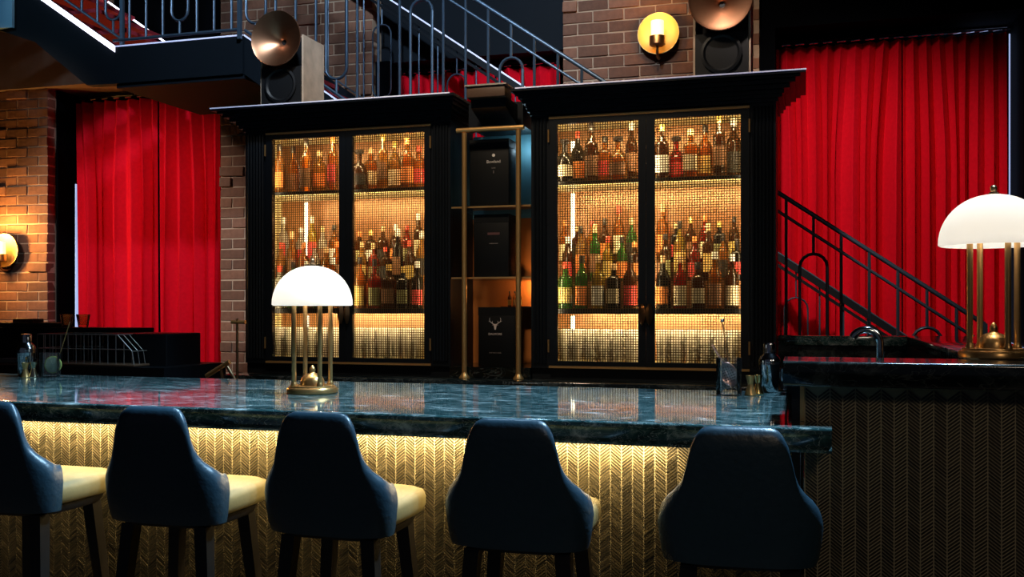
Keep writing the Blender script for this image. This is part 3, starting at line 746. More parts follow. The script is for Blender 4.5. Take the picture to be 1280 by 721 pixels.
t, bx_, by_ = gift_box('plain black bottle box with faint printed line on the middle niche shelf', 592, 636, zsh[1]+.001, Zh(615, 268, YC+.03))
bx_ = X(617, by_)
MB().box((bx_-.036, by_-.0012, Zh(617, 293.5, by_)), (bx_+.036, by_, Zh(617, 290.5, by_))).build('printed_band', mat('dim_red_print', (.12, .05, .05), .5), t)
MB().box((bx_-.026, by_-.0012, Zh(617, 304.6, by_)), (bx_+.026, by_, Zh(617, 303.8, by_))).build('printed_line', M_PRINTDIM, t)
t, bx_, by_ = gift_box('black bottle box with silver stag head emblem on the niche floor', 598, 644, 1.071, Zh(615, 384, YC+.03))
bx_ = X(619, by_)
put_text(t, 'DALMORE', .0175, bx_, by_, Zh(619, 417.5, by_), M_PRINT); put_text(t, 'THE HIGHLAND', .010, bx_, by_, Zh(619, 441, by_), M_PRINTDIM)
st = MB(); zc = Zh(619, 408, by_)
st.add([(bx_-.010, by_-.001, zc+.014), (bx_+.010, by_-.001, zc+.014), (bx_+.004, by_-.001, zc-.018), (bx_-.004, by_-.001, zc-.018),
        (bx_-.010, by_, zc+.014), (bx_+.010, by_, zc+.014), (bx_+.004, by_, zc-.018), (bx_-.004, by_, zc-.018)],
       [(0,1,2,3), (0,4,5,1), (1,5,6,2), (2,6,7,3), (3,7,4,0)])
for s in (-1, 1):
    pts = [(bx_+s*.006, by_-.001, zc+.012), (bx_+s*.018, by_-.001, zc+.019), (bx_+s*.030, by_-.001, zc+.027), (bx_+s*.034, by_-.001, zc+.040), (bx_+s*.031, by_-.001, zc+.050)]
    st.tube(pts, .0022, 5, .0012)
    st.tube([pts[1], (bx_+s*.016, by_-.001, zc+.032)], .0016, 5, .001); st.tube([pts[2], (bx_+s*.040, by_-.001, zc+.031)], .0016, 5, .001)
    st.tube([(bx_+s*.008, by_-.001, zc+.010), (bx_+s*.018, by_-.001, zc+.008)], .002, 5, .001)
st.build('stag_emblem', M_PRINT, t)

# ------------------------------------------------------------------ bottles and glasses
SHAPES = {  # r, h profile (radius fraction of r, height fraction of h); label band (z0, z1); neck radius; cap height
 'round':  (.040, .300, [(.0,0),(.92,0),(1,.015),(1,.55),(.93,.62),(.60,.70),(.36,.76),(.32,.80),(.32,.95)], (.10,.42)),
 'slim':   (.031, .320, [(.0,0),(.92,0),(1,.015),(1,.60),(.90,.66),(.55,.73),(.40,.78),(.38,.95)], (.16,.48)),
 'square': (.042, .265, [(.0,0),(.95,0),(1,.015),(1,.62),(.95,.67),(.70,.71),(.38,.74),(.35,.94)], (.14,.46)),
 'squat':  (.052, .235, [(.0,0),(.85,0),(1,.05),(1,.42),(.90,.54),(.60,.64),(.30,.72),(.27,.78),(.27,.93)], (.12,.40)),
 'wine':   (.038, .310, [(.0,0),(.92,0),(1,.015),(1,.58),(.92,.63),(.62,.69),(.40,.75),(.36,.80),(.36,.96)], (.08,.44)),
}
LIQ = {'amber': (0.90, 0.36, 0.06), 'honey': (0.92, 0.52, 0.12), 'dark brown': (0.26, 0.08, 0.02), 'clear': (0.88, 0.85, 0.74),
       'green': (0.14, 0.45, 0.08), 'red': (0.75, 0.07, 0.03), 'yellow': (0.95, 0.72, 0.12), 'black': (0.02, 0.015, 0.012)}
LAB = {'cream': (0.72, 0.60, 0.40), 'orange': (0.80, 0.25, 0.06), 'red': (0.55, 0.05, 0.04), 'brown': (0.24, 0.11, 0.05),
       'white': (0.80, 0.77, 0.70), 'black': (0.03, 0.025, 0.02), 'gold': (0.66, 0.46, 0.14), 'olive': (0.28, 0.27, 0.12)}
CAP = {'black': (0.02, 0.015, 0.015), 'cork': (0.62, 0.40, 0.20), 'gold': (0.70, 0.46, 0.14), 'red': (0.60, 0.06, 0.03),
       'orange': (0.80, 0.24, 0.06), 'white': (0.75, 0.73, 0.68)}
BM = {}
def bottle_meshes(shape, liq, lab, cap):
    r, h, pr, (l0, l1) = SHAPES[shape]
    k = ('b', shape, liq)
    if k not in BM:
        m = MB(); n = 20
        prof = [(a*r, b*h) for a, b in pr]
        m.lathe(prof, n=n)
        if shape == 'square':
            vs = []
            for (x, y, z) in m.v:
                if z < .68*h:
                    mx = max(abs(x), abs(y)) or 1; rr = math.hypot(x, y); s_ = min(rr/mx, 1.22)*.86; x *= s_; y *= s_
                vs.append((x, y, z))
            m.v = vs
        op = liq == 'black'
        BM[k] = m.mesh('glass_body', thin_glass('bottle_'+liq.replace(' ', '_'), LIQ[liq], .45, opaque=op), smooth=45)
    k2 = ('l', shape, lab)
    if k2 not in BM:
        m = MB(); vs = []; fs = []; n = 9
        for i in range(n+1):
            a = -PI/2-1.25+2.5*i/n; e = 1.016
            x, y = r*e*math.cos(a), r*e*math.sin(a)
            if shape == 'square':
                mx = max(abs(x), abs(y)); s_ = min(math.hypot(x, y)/mx, 1.22)*.86*1.01; x *= s_; y *= s_
            vs += [(x, y, l0*h), (x, y, l1*h)]
        for i in range(n): fs.append((2*i, 2*i+2, 2*i+3, 2*i+1))
        BM[k2] = m.add(vs, fs).mesh('label', mat('label_'+lab, LAB[lab], .6, var=.25, scale=90), smooth=60)
        nr_ = r*1.01; m = MB(); z0, z1 = (l0+.36*(l1-l0))*h, (l0+.52*(l1-l0))*h
    k3 = ('c', shape, cap)
    if k3 not in BM:
        nr = pr[-1][0]*r+.0025; m = MB()
        if shape in ('squat',): m.lathe([(0, .91*h), (nr, .91*h), (nr, .94*h), (nr*1.6, .95*h), (nr*1.7, 1.02*h), (nr*.8, 1.05*h), (0, 1.05*h)], n=14)
        else: m.lathe([(0, .86*h), (nr, .86*h), (nr*1.02, .99*h), (nr*.9, 1.0*h), (0, 1.0*h)], n=14)
        BM[k3] = m.mesh('cap', mat('cap_'+cap, CAP[cap], .35, .7 if cap == 'gold' else 0), smooth=45)
    return BM[k], BM[k2], BM[k3]
USED = set()
def bottle(x, y, z, shape, liq, lab, cap, where, group, sc_=1.0):
    lb = f'{liq} {shape} bottle, {lab} label, {cap} cap, {where}'
    t = thing('bottle', lb, 'bottle', (x, y, z), group, random.uniform(-.3, .3))
    b, l_, c = bottle_meshes(shape, liq, lab, cap)
    link('glass_body', b, t); link('paper_label', l_, t); link('cap', c, t)
    t.scale = (sc_, sc_, sc_)
    USED.add(lb); return t
def pick(rnd, where, liqs, shapes):
    for _ in range(400):
        s_ = rnd.choice(shapes); q = rnd.choice(liqs); l_ = rnd.choice(list(LAB)); c = rnd.choice(list(CAP))
        if l_ == 'black' and q == 'black': continue
        if f'{q} {s_} bottle, {l_} label, {c} cap, {where}' not in USED: return s_, q, l_, c
GPX = [(341, 424.5), (441.5, 531), (697, 798), (818.5, 926)]
DOORS = [(D1[0], 'outer door of pillar-side cabinet'), (D1[1], 'niche-side door of pillar-side cabinet'),
         (D2[0], 'niche-side door of stair-side cabinet'), (D2[1], 'outer door of stair-side cabinet')]
TOPROW = [
 [('round','amber','orange','black'),('round','amber','brown','black'),('wine','amber','brown','black'),('square','honey','orange','cork'),('slim','amber','red','orange')],
 [('squat','dark brown','black','black'),('square','amber','cream','cork'),('slim','honey','brown','gold'),('round','honey','cream','gold'),('round','amber','orange','orange'),('square','amber','red','red')],
 [('squat','black','cream','black'),('round','black','orange','red'),('wine','dark brown','brown','black'),('square','amber','red','black'),('squat','amber','brown','black'),('slim','dark brown','brown','white')],
 [('round','dark brown','white','gold'),('squat','red','red','black'),('square','amber','cream','cork'),('round','amber','gold','black'),('slim','dark brown','brown','gold'),('wine','dark brown','black','white')],
]
rnd = random.Random(21)
PAL = [['amber','honey','clear','yellow','green','clear'], ['dark brown','amber','honey','black','dark brown','red'],
       ['dark brown','amber','honey','yellow','black','green'], ['black','dark brown','red','honey','black','amber']]
for di, ((g0, g1, o0, o1, hg), dn) in enumerate(DOORS):
    xa, xb = g0-.01, g1+.0
    # sight line: things set back from the pane show further along; keep inside the carcass
    lo, hi = (XC[0] if di < 2 else XC[2])+.072, (XC[1] if di < 2 else XC[3])-.072; ga, gb = GPX[di]
    row = TOPROW[di]; n = len(row)
    for i, (s_, q, l_, c) in enumerate(row):
        yy = YC+.115+.09*(i % 2); x = min(max(X(ga+(gb-ga)*(i+.5)/n, yy), lo), hi)
        bottle(x, yy, 2.1195, s_, q, l_, c, 'top shelf, '+dn, 'bottles on the top shelves', (1.06 if s_ in ('slim', 'wine') else 1.0))
    for ri, (yy, zz, rn, nn) in enumerate(((YC+.112, 1.3975, 'front row', 5), (YC+.228, 1.5565, 'raised middle row', 6), (YC+.328, 1.6665, 'rear row', 6))):
        lastx = -9
        for i in range(nn):
            x = X(ga+(gb-ga)*(i+.5+(.25 if ri == 1 else 0))/nn, yy)+rnd.uniform(-.003, .003)
            x = min(max(x, lo), hi)
            s_, q, l_, c = pick(rnd, f'{rn}, {dn}', PAL[di], ['round','slim','square','wine'] if ri else ['round','wine','wine','square'])
            if di == 3 and ri == 1 and i == 1: s_, q, l_, c = 'slim', 'yellow', 'gold', 'black'
            if di == 2 and ri == 1 and i == 4: s_, q, l_, c = 'wine', 'green', 'orange', 'black'
            k = rnd.uniform(.95, 1.03) if ri == 0 else (rnd.uniform(.98, 1.06) if s_ == 'slim' else rnd.uniform(.82, .87))
            if x-lastx < .066: continue
            lastx = x
            bottle(x, yy+rnd.uniform(-.006, .006), zz, s_, q, l_, c, f'{rn}, {dn}', 'bottles on the tiered middle shelves', k)
# glasses on the cabinet floors
gm = MB().lathe([(.0, .004), (.027, .004), (.030, .012), (.034, .185), (.0325, .185), (.0285, .020), (.0, .018)], n=18).mesh('tumbler', thin_glass('lit_clear_glass', (.97, .95, .90), .55), smooth=45)
for di, ((g0, g1, o0, o1, hg), dn) in enumerate(DOORS):
    lo, hi = (XC[0] if di < 2 else XC[2])+.06, (XC[1] if di < 2 else XC[3])-.06; ga, gb = GPX[di]
    for ri, yy in enumerate((YC+.10, YC+.20)):
        for i in range(6):
            x = min(max(X(ga+(gb-ga)*(i+.5+.2*ri)/6, yy), lo), hi)
            o = link('highball_glass', gm, None, (x, yy, ZD0-.0115))
            od = ('first', 'second', 'third', 'fourth', 'fifth', 'last')[i if hg < 0 else 5-i]
            tag(o, f'clear highball glass, {("front", "rear")[ri]} row, {od} from hinge, cabinet floor, {dn}', 'glass', f'highball glasses behind {dn}, {("front", "second")[ri]} row')
# three small bottles behind the lowest box in the niche
zmini = Zh(640, 383, YCB-.08)
MB().box((X(628, YCB-.08), YCB-.12, zmini-.008), (nx1-.004, YCB-.021, zmini-.0005)).build('mini_shelf', M_BLACKSATIN, ni)
for i in range(3):
    o = bottle(X(637+6.5*i, YCB-.08), YCB-.08, zmini, 'wine', ('dark brown', 'honey', 'amber')[i], 'gold', 'black', 'small niche shelf above stag box', 'small bottles in the niche', .30)

# ------------------------------------------------------------------ horn speakers on the cabinets
def speaker(label, px_c, Y0, wd):
    xc = X(px_c, Y0); zb = ZTOP+.004
    t = thing('horn_speaker', label, 'speaker', (xc, Y0, zb))
    h = .40; hw = wd/2
    MB().box((xc-hw+.012, Y0, zb), (xc+hw-.012, Y0+.26, zb+.215)).box((xc-hw+.012, Y0+.065, zb+.215), (xc+hw-.012, Y0+.26, zb+h)).build('cabinet', M_BLACK, t)
    for s in (-1, 1):
        MB().box((xc+s*hw, Y0+.004, zb), (xc+s*(hw-.012), Y0+.26, zb+h+.0)).build('side_panel', M_OAK, t, label='raw oak side panel')
    MB().box((xc-hw+.012, Y0-.008, zb+.004), (xc+hw-.012, Y0, zb+.213)).build('baffle', M_RUBBER, t)
    zc = zb+.108
    m = MB().lathe([(.105, -.004), (.105, -.010), (.092, -.013), (.084, -.006), (.050, .018), (.030, .022), (.018, .012), (.0, .008)], (xc, Y0-.010, zc), 32, axis='y')
    m.build('woofer', M_CONE, t, smooth=40)
    zc = zb+.37; prof = []
    for k in range(13):
        u = k/12; r_ = .014+(.157-.014)*(u**1.25); prof.append((r_, .045-.105*(u**.80)))
    back = [(r_+.004, y_+.006) for r_, y_ in prof[::-1]]
    rim = [(.160, -.062), (.163, -.057), (.161, -.052)]
    m = MB().lathe(prof+rim+back, (xc, Y0-.010, zc), 40, axis='y', close=True)
    hn = m.build('horn', M_COPPER, t, smooth=50, label='copper horn with dark throat')
    MB().lathe([(.0, 0), (.015, 0), (.015, .02), (0, .02)], (xc, Y0-.010+.041, zc), 16, axis='y').build('throat', M_RUBBER, hn)
    MB().tube([(xc, Y0+.052, zc-.0), (xc, Y0+.10, zc)], .022, 10).build('driver', M_RUBBER, t)
    return t
speaker('black horn speaker with raw oak side on the cabinet beside the brick pillar', 352, 5.165, .285)
speaker('black horn speaker with copper horn above the cabinet by the wide curtain', 902, 5.165, .293)

# ------------------------------------------------------------------ wall sconces
def sconce(label, px_, py_, e):
    Yd = YW-.075; p = pt(px_, py_, Yd); x, z = p.x, p.z
    t = thing('wall_sconce', label, 'sconce', (x, YW-.005, z))
    prof = [(.0, .045), (.05, .042), (.10, .028), (.135, .008), (.148, -.012), (.151, -.012), (.138, .012), (.10, .034), (.05, .049), (.0, .052)]
    MB().lathe(prof, (x, Yd, z), 32, axis='y').build('dish', mat('satin_brass', (.85, .58, .22), .5, .75, var=.08, scale=20), t, smooth=50)
    MB().tube([(x, Yd+.048, z-.02), (x, YW-.004, z-.02)], .02, 12).build('wall_plate', M_BRASS, t, smooth=40)
    MB().tube([(x, Yd-.055, z-.10), (x, Yd-.055, z-.155), (x, Yd-.03, z-.175), (x, Yd+.03, z-.175), (x, YW-.01, z-.16)], .010, 8).build('arm', M_BRONZE, t, smooth=50)
    MB().lathe([(.0, -.105), (.045, -.105), (.058, -.095), (.058, -.035), (.050, -.035), (.050, -.09), (0, -.09)], (x, Yd-.055, z), 20).build('cup', M_BRONZE, t, smooth=40)
    MB().lathe([(.0, -.085), (.047, -.085), (.047, .075), (.030, .072), (.0, .066)], (x, Yd-.055, z), 20).build('candle', mat('glowing_wax', (1, .9, .6), .6, emit=(1.0, .72, .28), estr=2.2), t, smooth=40)
    point('sconce_lamp', (x, Yd-.20, z+.0), e*.5, (1.0, .48, .11), .04)
    point('sconce_uplight', (x, Yd-.055, z+.12), e*.5, (1.0, .50, .12), .03)
sconce('round brass dish sconce with candle lamp on the brick above the cabinet', 823, 42, 3.6)
sconce('round brass dish sconce with candle lamp on the brick pier by the curtain', 6, 313, 60)

# ------------------------------------------------------------------ table lamps
def lamp(label, x, y, z, rot, e):
    t = thing('table_lamp', label, 'lamp', (x, y, z), 'mushroom lamps on the bar')
    MB().lathe([(0, 0), (.094, 0), (.098, .004), (.098, .016), (.094, .022), (.088, .024), (.086, .030), (.0, .031)], (x, y, z), 40).build('base', M_BRASS, t, smooth=35)
    MB().lathe([(.047, .030), (.046, .045), (.040, .060), (.028, .071), (.012, .077), (.010, .082), (.012, .088), (.010, .096), (.004, .106), (0, .108)], (x, y, z), 24).build('dome', M_BRASS, t, smooth=50)
    for k in range(4):
        a = rot+PI/2*k; px_, py_ = x+.074*math.cos(a), y+.074*math.sin(a)
        p = MB().tube([(px_, py_, z+.030), (px_, py_, z+.350)], .0088, 12).build('post', M_BRASS, t, smooth=60)
        MB().lathe([(.013, .030), (.013, .036), (.010, .042), (.0088, .046)], (px_, py_, z), 14).build('collar', M_BRASS, p, smooth=40)
    n = 72; vs = []; fs = []; prof = []
    for k in range(13):
        a = PI/2*k/12; prof.append((.152*math.cos(a)**.92 if k < 12 else .006, .340+.150*math.sin(a)))
    inner = [(r_*.965, h-.004) for r_, h in prof[::-1]]
    pr = prof+inner; mm = len(pr)
    for i in range(n):
        a = 2*PI*i/n; q = 1+(.010 if i % 2 else -.0)
        for j, (r_, h) in enumerate(pr):
            f = q if j < len(prof) else 1
            vs.append((x+r_*f*math.cos(a), y+r_*f*math.sin(a), z+h))
    for i in range(n):
        j = (i+1) % n
        for k in range(mm): fs.append((i*mm+k, j*mm+k, j*mm+(k+1) % mm, i*mm+(k+1) % mm))
    MB().add(vs, fs).build('shade', M_SHADE, t, smooth=70, label='white ribbed glass dome shade')
    MB().lathe([(.014, .486), (.014, .494), (.008, .497), (.010, .503), (.010, .512), (.005, .517), (0, .518)], (x, y, z), 16).build('finial', M_BRONZE, t, smooth=40)
    MB().lathe([(.0, .36), (.018, .365), (.026, .39), (.020, .42), (.012, .43), (.012, .46), (0, .46)], (x, y, z), 16).build('bulb', mat('bulb_glow', (1,1,1), .4, emit=(1.0, .90, .74), estr=6.0), t, smooth=50)
    point('lamp_bulb', (x, y, z+.40), e, (1.0, .86, .66), .03)
lp = ptz(390.5, 491, HB)
lamp('brass four-post lamp with glowing white dome on the teal marble bar', lp.x, lp.y, HB, R(34+16), 17)
lp2 = ptz(1242, 447.5, HR)
lamp('brass four-post lamp with white ribbed dome on the raised dark counter', lp2.x, lp2.y, HR, R(21), 9)

# ------------------------------------------------------------------ bar stools
def stool_meshes():
    out = {}
    a, b, th = .205, .092, .052
    NU = 56
    def sp(v, e): return math.copysign(abs(v)**e, v)
    vs = []; fs = []
    ring = None
    for i in range(NU+1):
        u = -1+2*i/NU; ph = u*R(90); aph = abs(math.degrees(ph))
        xf = abs(math.sin(ph))**.72
        tp = [(0,1.118),(.42,1.117),(.50,1.111),(.56,1.098),(.60,1.080),(.63,1.055),(.655,1.028),(.69,1.003),(.75,.978),(.84,.955),(.93,.938),(.98,.924),(1.001,.912)]
        for (a0, h0), (a1, h1) in zip(tp, tp[1:]):
            if a0 <= xf <= a1: top = h0+(h1-h0)*(xf-a0)/(a1-a0)
        bot = .768
        ox, oy = a*sp(math.sin(ph), .72), -b*max(0, math.cos(ph))**.72-.105
        L = math.hypot(ox, oy+.0) or 1; nx, ny = ox/L, oy/L
        prof = [(1-.30, bot-.000), (.10, bot+.000), (.015, bot+.020), (.0, bot+.06), (-.0, top-.10), (.0, top-.055), (.03, top-.038), (.10, top-.024), (.20, top-.012), (.36, top-.003), (.55, top), (.85, top-.008), (1.0, top-.026), (1.0, top-.10), (1.0, bot+.06)]
        for d, z in prof:
            lean = .022*max(0, (z-.80)/.30)*math.cos(ph) if abs(ph) < PI/2 else 0
            k = 1.0-.06*max(0, (.86-z)/.10)
            vs.append((ox*k-nx*d*th, oy*k-ny*d*th-lean, z))
    m = 15
    for i in range(NU):
        for k in range(m): fs.append((i*m+k, (i+1)*m+k, (i+1)*m+(k+1) % m, i*m+(k+1) % m))
    fs += [tuple(range(m)), tuple(NU*m+k for k in range(m))]
    out['shell'] = MB().add(vs, fs).mesh('back_shell', M_STOOL, smooth=60)
    def plan(n, hx, y0, y1, e):
        pts = []
        for i in range(n):
            a_ = 2*PI*i/n; pts.append((hx*sp(math.cos(a_), e), (y0+y1)/2+(y1-y0)/2*sp(math.sin(a_), e)))
        return pts
    def stack(rows, n=36, e=.45):
        vs = []; fs = []
        for (hx, y0, y1, z) in rows: vs += [(p[0], p[1], z) for p in plan(n, hx, y0, y1, e)]
        for k in range(len(rows)-1):
            for i in range(n): fs.append((k*n+i, k*n+(i+1) % n, (k+1)*n+(i+1) % n, (k+1)*n+i))
        fs.append(tuple(range(n))[::-1]); fs.append(tuple((len(rows)-1)*n+i for i in range(n)))
        return MB().add(vs, fs)
    out['seat'] = stack([(.160,-.150,.205,.778),(.178,-.162,.222,.786),(.184,-.164,.230,.805),(.184,-.164,.230,.828),(.178,-.160,.224,.844),(.160,-.150,.206,.852),(.10,-.10,.15,.856)]).mesh('seat_cushion', M_LEATHER, smooth=60)
    out['base'] = stack([(.155,-.145,.17,.752),(.165,-.155,.18,.768),(.165,-.155,.18,.778)]).mesh('seat_base', M_WOODBLK, smooth=40)
    for nm, sx, sy in (('a',-1,-1),('b',1,-1),('c',-1,1),('d',1,1)):
        m_ = MB(); vs = []
        for (z, h_) in ((.756, .021), (.40, .017), (.0, .012)):
            f_ = (.756-z)/.756; cx, cy = sx*(.125+.065*f_), sy*(.118+.060*f_)
            vs += [(cx-h_, cy-h_, z), (cx+h_, cy-h_, z), (cx+h_, cy+h_, z), (cx-h_, cy+h_, z)]
        fs = [(0,1,2,3), (8,11,10,9)]
        for k in range(2):
            for j in range(4): fs.append((k*4+j, k*4+4+j, k*4+4+(j+1) % 4, k*4+(j+1) % 4))
        out['leg'+nm] = m_.add(vs, fs).mesh('leg', M_WOODBLK)
    for nm, p, q in (('f', (-.16, .15), (.16, .15)), ('k', (-.16, -.15), (.16, -.15)), ('l', (-.16, -.15), (-.16, .15)), ('r', (.16, -.15), (.16, .15))):
        out['bar'+nm] = MB().tube([(p[0], p[1], .30), (q[0], q[1], .30)], .010, 8).mesh('foot_rail', M_BRASS, smooth=60)
    return out
SM = stool_meshes()
YST = 2.655
SX = [(-2.44, 'leftover'), (-1.845, ''), (-1.297, ''), (-.742, ''), (-.165, '')]
SLAB = ['dark teal bar stool, fifth along the bar from the raised counter', 'dark teal bar stool, fourth along the bar from the raised counter',
        'dark teal bar stool standing in front of the glowing table lamp, tan seat', 'dark teal bar stool, second along the bar from the raised counter',
        'dark teal bar stool nearest the raised counter, in front of mixing glass']
proto = thing('bar_stool', SLAB[0], 'bar stool', (SX[0][0], YST, 0), 'upholstered stools along the bar')
link('back_shell', SM['shell'], proto); link('seat_cushion', SM['seat'], proto); link('seat_base', SM['base'], proto)
for k in 'abcd': link('leg', SM['leg'+k], proto)
for k in 'fklr': link('foot_rail', SM['bar'+k], proto)
for i in range(1, 5): copy_thing(proto, (SX[i][0], YST, 0), SLAB[i], R((0, 1, -1, 1.5, 4)[i]))

# ------------------------------------------------------------------ bar tools
def shaker(label, x, y, z, s=1.0):
    t = thing('cocktail_shaker', label, 'shaker', (x, y, z))
    MB().lathe([(0,0),(.034*s,0),(.037*s,.004*s),(.044*s,.115*s),(.0455*s,.125*s),(.044*s,.130*s),(0,.130*s)], (x,y,z), 28).build('cup', M_STEEL, t, smooth=40)
    MB().lathe([(.0455*s,.128*s),(.046*s,.136*s),(.040*s,.152*s),(.026*s,.166*s),(.0235*s,.172*s),(0,.172*s)], (x,y,z), 28).build('strainer_top', M_STEEL, t, smooth=40)
    MB().lathe([(.0245*s,.168*s),(.025*s,.205*s),(.023*s,.212*s),(0,.214*s)], (x,y,z), 24).build('cap', M_STEEL, t, smooth=40)
def jigger(label, x, y, z, h, m):
    t = thing('jigger', label, 'jigger', (x, y, z), None)
    MB().lathe([(.0,.0),(.020,.0),(.0215,.003),(.010,h*.56),(.0105,h*.60),(.009,h*.60),(0,h*.58)], (x,y,z), 22).build('lower_cup', m, t, smooth=40)
    MB().lathe([(.010,h*.58),(.0175,h),(.0165,h),(.008,h*.62),(0,h*.62)], (x,y,z), 22).build('upper_cup', m, t, smooth=40)
def rocks_glass(label, x, y, z, r, h, base=.016):
    t = thing('mixing_glass' if h > .13 else 'rocks_glass', label, 'glass', (x, y, z))
    MB().lathe([(0,0),(r*.94,0),(r,.006),(r,h),(r-.003,h),(r-.004,base),(0,base)], (x,y,z), 32).build('glass_wall', M_GLASS, t, smooth=40)
    return t
M_CITRUS = mat('lime_flesh', (0.85, 0.86, 0.50), .45, var=.35, scale=60); M_RIND = mat('lime_rind', (0.62, 0.68, 0.18), .5, var=.2, scale=60)
# left group
q = ptz(33, 470, HB); shaker('steel cocktail shaker beside the lime glass near the wire rack', q.x, q.y, HB, .95)
q = ptz(41, 470.5, HB); jigger('shiny brass jigger touching the shaker by the lime glass', q.x+.012, q.y-.06, HB, .070, M_BRASSP)
q = ptz(50, 470.5, HB); jigger('pale steel jigger between brass jigger and lime glass', q.x+.008, q.y-.05, HB, .072, mat('champagne_metal', (.75, .66, .45), .2, 1.0))
q = ptz(66.5, 470.5, HB)
rocks_glass('rocks glass holding a lime slice and tools on the bar', q.x, q.y-.02, HB, .047, .115)
sl = thing('lime_slice', 'pale lime slice standing inside the rocks glass', 'lime slice', (q.x, q.y-.02, HB+.018))
m = MB().lathe([(0,-.003),(.036,-.003),(.036,.003),(0,.003)], (0,0,.042), 28, axis='y'); fo = m.build('flesh', M_CITRUS, sl, local=True, smooth=40)
m = MB().lathe([(.036,-.0035),(.041,-.003),(.041,.003),(.036,.0035)], (0,0,.042), 28, axis='y', close=True); m.build('rind', M_RIND, sl, local=True, smooth=40)
for k in range(8):
    a = 2*PI*k/8; MB().tube([(0,-.0036,.042),(.034*math.cos(a),-.0036,.042+.034*math.sin(a))], .0009, 4).build('segment_line', mat('lime_pith', (.8,.8,.6), .6), sl, local=True)
sl.rotation_euler = (0, R(20), R(15))
t = thing('bar_spoon', 'long steel bar spoon leaning out of the lime glass', 'spoon', (q.x+.02, q.y-.02, HB+.02))
MB().tube([(q.x+.015, q.y-.01, HB+.022), (q.x+.07, q.y+.03, HB+.26)], .0022, 8).build('shaft', M_BRASS, t)
MB().lathe([(0,-.012),(.006,-.008),(.008,0),(.006,.008),(0,.012)], (q.x+.015, q.y-.01, HB+.034), 12).build('bowl', M_STEEL, t, smooth=50)
MB().lathe([(0,-.004),(.004,0),(0,.004)], (q.x+.07, q.y+.03, HB+.262), 10).build('tip', M_STEEL, t)
# right group
q = ptz(911, 494, HB); mgx, mgy = q.x, q.y
rocks_glass('tall mixing glass with strainer in front of the cabinet', mgx, mgy, HB, .047, .142, .018)
t = thing('julep_strainer', 'rose copper julep strainer resting inside the mixing glass', 'strainer', (mgx, mgy, HB+.02))
vs = []; fs = []; n = 28
for i in range(n):
    a = 2*PI*i/n
    for rr_, yy in ((1.0, 0), (.86, .004), (.45, .010)):
        vs.append((.031*rr_*math.cos(a), yy, .046*rr_*math.sin(a)))
vs.append((0, .012, 0))
for i in range(n):
    j = (i+1) % n
    fs += [(i*3, j*3, j*3+1, i*3+1), (i*3+1, j*3+1, j*3+2, i*3+2), (i*3+2, j*3+2, 3*n)]
rot = Matrix.Rotation(R(-24), 4, 'Y') @ Matrix.Rotation(R(8), 4, 'X')
tr = lambda p: tuple((rot @ Vector(p))+Vector((0, -.012, .060)))
MB().add([tr(p) for p in vs], fs).build('bowl', M_ROSE, t, local=True, smooth=60)
MB().tube([tr((.031*math.cos(2*PI*i/24), 0, .046*math.sin(2*PI*i/24))) for i in range(25)], .0025, 6).build('rim', M_ROSE, t, local=True, smooth=60)
MB().tube([tr((0, 0, .045)), tr((-.004, .002, .085)), tr((-.010, .004, .125))], .0045, 8).build('handle', M_ROSE, t, local=True, smooth=60)
hs = MB()
for i in range(-2, 3):
    for j in range(-3, 4):
        if (i/2.6)**2+(j/3.8)**2 < 1:
            c = tr((i*.0085, .004, j*.0095)); hs.lathe([(0, -.003), (.0022, -.003), (.0022, 0), (0, 0)], c, 8, axis='y')
hs.build('perforation', M_RUBBER, t, local=True, kind='stuff')
t = thing('bar_spoon', 'dark bar spoon with round tip standing in the mixing glass', 'spoon', (mgx-.01, mgy+.01, HB+.02))
MB().tube([(mgx+.012, mgy+.015, HB+.024), (mgx-.026, mgy+.03, HB+.275)], .0024, 8).build('shaft', M_BRONZE, t)
MB().lathe([(0,-.007),(.006,-.004),(.0075,0),(.006,.004),(0,.007)], (mgx-.0265, mgy+.03, HB+.280), 14).build('tip', M_STEEL, t, smooth=50)
q = ptz(938, 494, HB); jigger('brass jigger with flared cups between mixing glass and shaker', q.x, q.y, HB, .074, M_BRASSP)
q = ptz(947, 494, HB); jigger('slim brass jigger touching the shaker by the raised counter', q.x, q.y+.05, HB, .074, mat('gold_metal', (.78, .58, .25), .2, 1.0))
q = ptz(962, 490, HB); shaker('polished steel cocktail shaker beside the raised counter', q.x, q.y, HB, .90)
q = ptz(981, 487, HB)
t = thing('steel_cup', 'small steel cup tucked behind the shaker by raised counter', 'cup', (q.x-.01, q.y, HB))
MB().lathe([(0,0),(.022,0),(.024,.004),(.031,.085),(.029,.085),(.022,.008),(0,.008)], (q.x-.01, q.y, HB), 22).build('wall', M_STEEL, t, smooth=40)
MB().tube([(q.x+.02, q.y, HB+.07), (q.x+.036, q.y, HB+.06), (q.x+.032, q.y, HB+.03), (q.x+.016, q.y, HB+.02)], .004, 8).build('handle', M_STEEL, t, smooth=50)

# ------------------------------------------------------------------ work station at the far end of the bar
YWS = 4.75
ws = thing('work_station', 'black bar work station with raised rear ledge below the left curtain', 'counter', (-5.2, YWS, 0))
xw = X(178, YWS+.5); xw2 = X(251, YWS+.5)
MB().box((-7.4, YWS, 0), (X(205, YWS), YWS+.62, 1.065)).build('body', M_BLACK, ws)
MB().box((-7.4, YWS+.40, 1.065), (xw, YWS+.62, Zh(150, 410, YWS+.4))).build('rear_ledge', M_BLACK, ws, bevel=.006)
MB().box((xw-.02, YWS+.16, 0), (xw2, YWS+.5, Zh(220, 417.5, YWS+.16))).build('bin_cabinet', M_BLACKSATIN, ws, bevel=.006)
zled = Zh(150, 410, YWS+.4)
